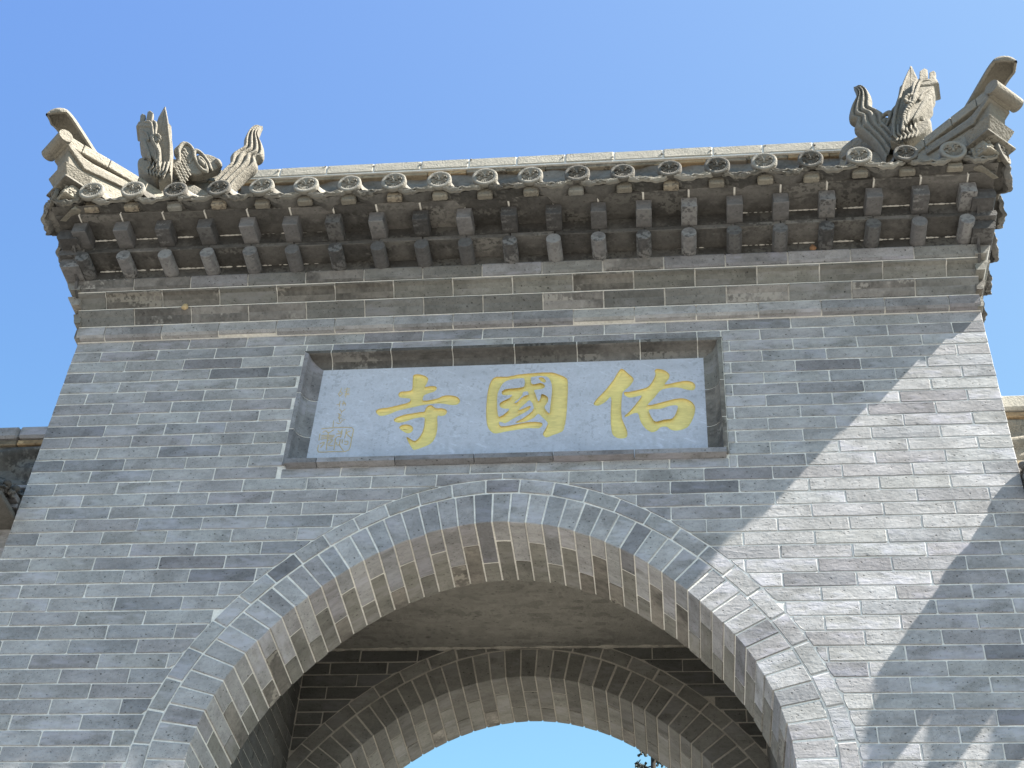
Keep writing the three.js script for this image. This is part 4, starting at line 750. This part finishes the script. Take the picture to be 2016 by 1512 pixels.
// the beasts stand nearly square to the front, on the ridge's shoulder
const beastM = (sd, pull) => {
  const c = Math.cos(0.2094), s = Math.sin(0.2094), m = new THREE.Matrix4().set(-c, 0, s, 0.7325, 0, 1, 0, 0, s, 0, c, 0.716, 0, 0, 0, 1);
  m.multiply(new THREE.Matrix4().set(0.969, 0.0118, 0, 1.4105 + pull, 0.725, 0.9822, 0, 1.1738, 0, 0, 1, 0, 0, 0, 0, 1));
  if (sd) m.premultiply(new THREE.Matrix4().set(-1, 0, 0, 15.12, 0, 1, 0, 0, 0, 0, 1, 0, 0, 0, 0, 1));
  return m;
};
Bt('base', extrude([[-1.25, 3.30], [-1.30, 2.2], [-3.0, 2.6], [-3.0, 4.1], [-2.3, 4.0], [-1.9, 3.5]], -0.16, 0.02, 0.03), M.carve);
const TURN = { upper_jaw: [0.5, -1.05], muzzle: [0.5, -1.05], nostril: [0.5, -1.05], brow: [0.5, -1.05], lip: [0.5, -1.05], eye: [0.5, -1.05], curls: [0.5, -1.05], lower_jaw: [0.3, -1.2], tooth: [0.3, -1.2], beard: [0.35, -1.2], horn: [0.42, -1.3], horn_ridge: [0.42, -1.3] };
for (const b of beastParts) { const t = TURN[b[0]]; if (t) b[1] = b[1].clone().applyMatrix4(new THREE.Matrix4().set(1, 0, 0, 0, 0, 1, 0, 0, -t[0], 0, 1, t[0] * t[1], 0, 0, 0, 1)); }   // faces turned outwards
for (const sd of [0, 1]) {
  const m = hipM(sd), where = sd ? 'right' : 'left', h = group('hip_ridge', gate), b = group('ridge_beast', gate);
  h.userData.label = 'plastered hip ridge with stepped upturned end at the ' + where + ' corner of the roof';
  b.userData.label = 'carved horned beast with wavy tail on the ' + where + ' end of the roof ridge';
  for (const [n, g, mt] of hipParts) { const q = put(bare(g.clone()), m); mesh(n, boxUV(toWorld(q)), mt, h); }
  for (const [n, g, mt] of beastParts) { const bm = beastM(sd, sd ? (n === 'tail' ? 0.86 : ['mane', 'mane_rim', 'neck_curl', 'spiral', 'scales'].includes(n) ? 0.30 : 0) : 0), q = bare(g.clone()).applyMatrix4(bm), r = bm.determinant() < 0 ? flip(q) : q; mesh(n, boxUV(toWorld(r)), mt, b); }
}

// ---------------------------------------------------------------- lower walls running off both sides of the gate
function sideWall(sd) {
  const w = group('garden_wall');
  tag(w, sd ? 'low tiled wall with carved ridge joining the right side of the gate' : 'low tiled wall with carved ridge joining the left side of the gate', 'wall');
  const X = (t) => sd ? 15.012 + t : -0.012 - t, LEN = 13, zc = -0.75, S = (a, b) => sd ? [X(a), X(b)] : [X(b), X(a)];
  const bx = (y0, y1, z0, z1, a, b, c = 0.015) => { const [p, q] = S(a, b); return boxUV(toWorld(boxH(p, y0, z0, q, y1, z1, c))); };
  mesh('wall_body', bx(ground, -3.55, -1.2, -0.3, 0, LEN), M.brick[2], w);
  for (let r = 0; r < 3; r++) for (let t = 0; t < LEN; t += 1) mesh('cornice_brick', bx(-3.55 + r * 0.1 - 0.1, -3.46 + r * 0.1 - 0.1, -1.35 - r * 0.15, -0.15 + r * 0.15, t + 0.008, t + 0.992, 0.012), pick(M.dark), w);
  const yr = (z) => -3.02 - Math.abs(z - zc - 0.35 * Math.sign(z - zc)) * 0.5 - 0.05;
  for (const f of [1, -1]) {
    const [p, q] = S(0, LEN);
    mesh('tile_bed', boxUV(toWorld(sheet(2, 6, (u, v) => { const z = zc + f * lerp(0.25, 1.33, v); return [lerp(p, q, u), yr(z) - 0.03, z]; }))), M.tile[0], w);
    mesh('eave_board', bx(yr(zc + 1.37) - 0.16, yr(zc + 1.37) - 0.06, f > 0 ? -0.4 : zc - 1.3, f > 0 ? zc + 1.3 : -1.1, 0, LEN), M.tile[2], w);
    for (let i = 0; i < 17; i++) {
      const t = 0.30 + i * 0.755; if (t > LEN - 0.3) break;
      const x = X(t), ze = zc + f * 1.355;
      if (f > 0 || i < 0) {
        const d = mesh('eave_disc', discGeo, M.disc, w); d.position.copy(W3(x, yr(ze) + 0.03, ze)); if (f < 0) d.rotation.y = Math.PI;
        const pn = mesh('pan_tile', pick(panGeo), pick(M.tile), w); pn.position.copy(W3(X(t + 0.3775), yr(ze) - 0.06, ze + f * 0.02)); if (f < 0) pn.rotation.y = Math.PI;
        const dr = mesh('drip_tile', pick(lipGeo), M.disc, w); dr.position.copy(pn.position); dr.position.y += 0.012; dr.rotation.copy(pn.rotation); dr.scale.set(0.93, 2.1, 1.7);
      }
      mesh('barrel_tile', boxUV(toWorld(sheet(6, 8, (u, v) => { const z = zc + f * lerp(0.3, 1.36, u), a = lerp(-0.3, Math.PI + 0.3, v); return [x + 0.17 * Math.cos(a), yr(z) + 0.03 + 0.17 * Math.sin(a), z]; }))), pick(M.tile), w);
    }
  }
  // carved band between two ledges, under a cap
  const [p, q] = S(0, LEN);
  mesh('carved_band', boxUV(toWorld(sheet(260, 16, (u, v) => { const x = lerp(p, q, u), y = lerp(-2.72, -1.86, v), k = 0.12 * Math.sin(x * 4.4 + 2.4 * Math.sin(y * 4.5 + x * 1.3)) * Math.sin((y + 2.72) * 7.3 + 0.8 * Math.sin(x * 2.6)); return [x, y, -0.52 + k * ss(0, 0.12, v) * ss(1, 0.9, v)]; }))), sd ? M.carve : M.tile[2], w);
  mesh('ridge_core', bx(-3.1, -1.7, -0.95, -0.6, 0, LEN), M.tile[0], w);
  mesh('ledge', bx(-2.80, -2.735, -1.0, -0.44, 0, LEN, 0.01), sd ? M.course[0] : M.dark[2], w);
  mesh('lower_course', bx(-3.06, -2.86, -1.0, -0.50, 0, LEN), M.dark[1], w);
  for (let t = 0; t < LEN - 0.4; t += 0.93) {
    const b = Math.min(LEN, t + (t === 0 ? 0.7 : 0.93)); if (t === 0) t -= 0.23;
    mesh('course_brick', bx(-1.86, -1.755, -1.05, -0.46, Math.max(0, t) + 0.006, b - 0.006), pick(M.course), w);
    mesh('cap_brick', bx(-1.745, -1.50 + (sd ? 0.05 : 0), -1.1, -0.40, Math.max(0, t) + 0.006, b - 0.006, 0.04), sd ? M.cap : M.brick[7], w);
  }
  const l = []; for (let k = 0; k < 110; k++) { const s = new THREE.IcosahedronGeometry(rr(0.03, 0.09), 1), f = rr(0, 1), z = lerp(-0.5, 0.5, f); s.scale(rr(0.6, 1.4), rr(0.5, 1), 1); s.translate(X(rr(0.0, 0.4)), yr(z) + rr(-0.10, 0.08), z); l.push(s); }
  mesh('rough_mortar', boxUV(toWorld(merge(l))), M.eave[1], w);
}
sideWall(0); sideWall(1);

// ---------------------------------------------------------------- mud nests under the eave
function nest(x, y, z, r, m, label) {
  const g = new THREE.IcosahedronGeometry(r, 3), p = g.attributes.position; for (let i = 0; i < p.count; i++) { const a = V().fromBufferAttribute(p, i), k = 1 + 0.10 * Math.sin(a.x * 60 + 1) * Math.sin(a.y * 75) + 0.06 * Math.sin(a.z * 90); p.setXYZ(i, a.x * k, a.y * k * 1.15, a.z * k * 0.7); }
  const cap = new THREE.IcosahedronGeometry(r * 0.4, 2); cap.translate(-r * 0.1, r * 1.1, 0);
  const h = group('mud_nest'); h.position.copy(W3(x, y, z)); tag(h, label, 'mud nest', 'mud nests under the eave');
  const s = (q) => boxUV(bare(q).scale(U, U, U)); mesh('shell', s(g), m, h); mesh('neck', s(cap), m, h);
}
nest(1.90, 0.44, 0.335, 0.058, M.mud, 'small round beige mud nest stuck on the cornice near its left end');
nest(12.42, 0.955, 0.62, 0.055, M.rust, 'small reddish mud nest between round rafters at the right of the eave');
for (const o of scene.children) if (o.name.startsWith('mud_nest')) delete o.userData.group;

// ---------------------------------------------------------------- trees seen through the arch
function conifer(x, z, top, label, spread, lean) {
  const t = group('conifer_tree'); t.position.set(x, 0, z); tag(t, label, 'tree');
  const tr = new THREE.CylinderGeometry(0.03, 0.16, top - 0.06, 10, 12); tr.translate(0, (top - 0.06) / 2, 0); mesh('trunk', boxUV(tr), M.bark, t);
  const twigs = [], needles = [];
  for (let k = 0; k < 80; k++) {
    const y = k < 12 ? top - 0.1 - k * 0.055 : lerp(top - 0.8, top * 0.25, (k - 12) / 68), a = k * 2.4 + lean, L = (k < 12 ? 0.16 + k * 0.02 : 0.5 + spread * (top - y) * 0.3) * rr(0.8, 1.2);
    const e = [Math.cos(a) * L, y + L * rr(-0.05, 0.28), Math.sin(a) * L], m = [e[0] * 0.5, y + L * 0.02, e[2] * 0.5];
    twigs.push(tube([[0, y, 0], m, e], 0.010, 6, 5));
    for (let q = 0; q < (k < 12 ? 14 : 30); q++) { const f = rr(0.35, 1.02), c = new THREE.ConeGeometry(rr(0.010, 0.022), rr(0.05, 0.12), 4); c.rotateZ(rr(-1.6, 1.6)); c.rotateY(rr(0, 6.28)); c.translate(e[0] * f + rr(-0.02, 0.02), lerp(y, e[1], f) + rr(-0.03, 0.03), e[2] * f + rr(-0.02, 0.02)); needles.push(c); }
  }
  mesh('branches', boxUV(merge(twigs)), M.bark, t); mesh('crown', boxUV(merge(needles)), M.leaf, t);
}
conifer((8.72 - 7.5) * U, -12, 10.70, 'dark conifer whose broken top shows through the arch at lower right', 0.9, 0.4);
conifer(-3.05, -12, 10.36, 'conifer of which one twig tip shows through the arch at lower left', 0.9, 1.9);

renderer.render(scene, camera);
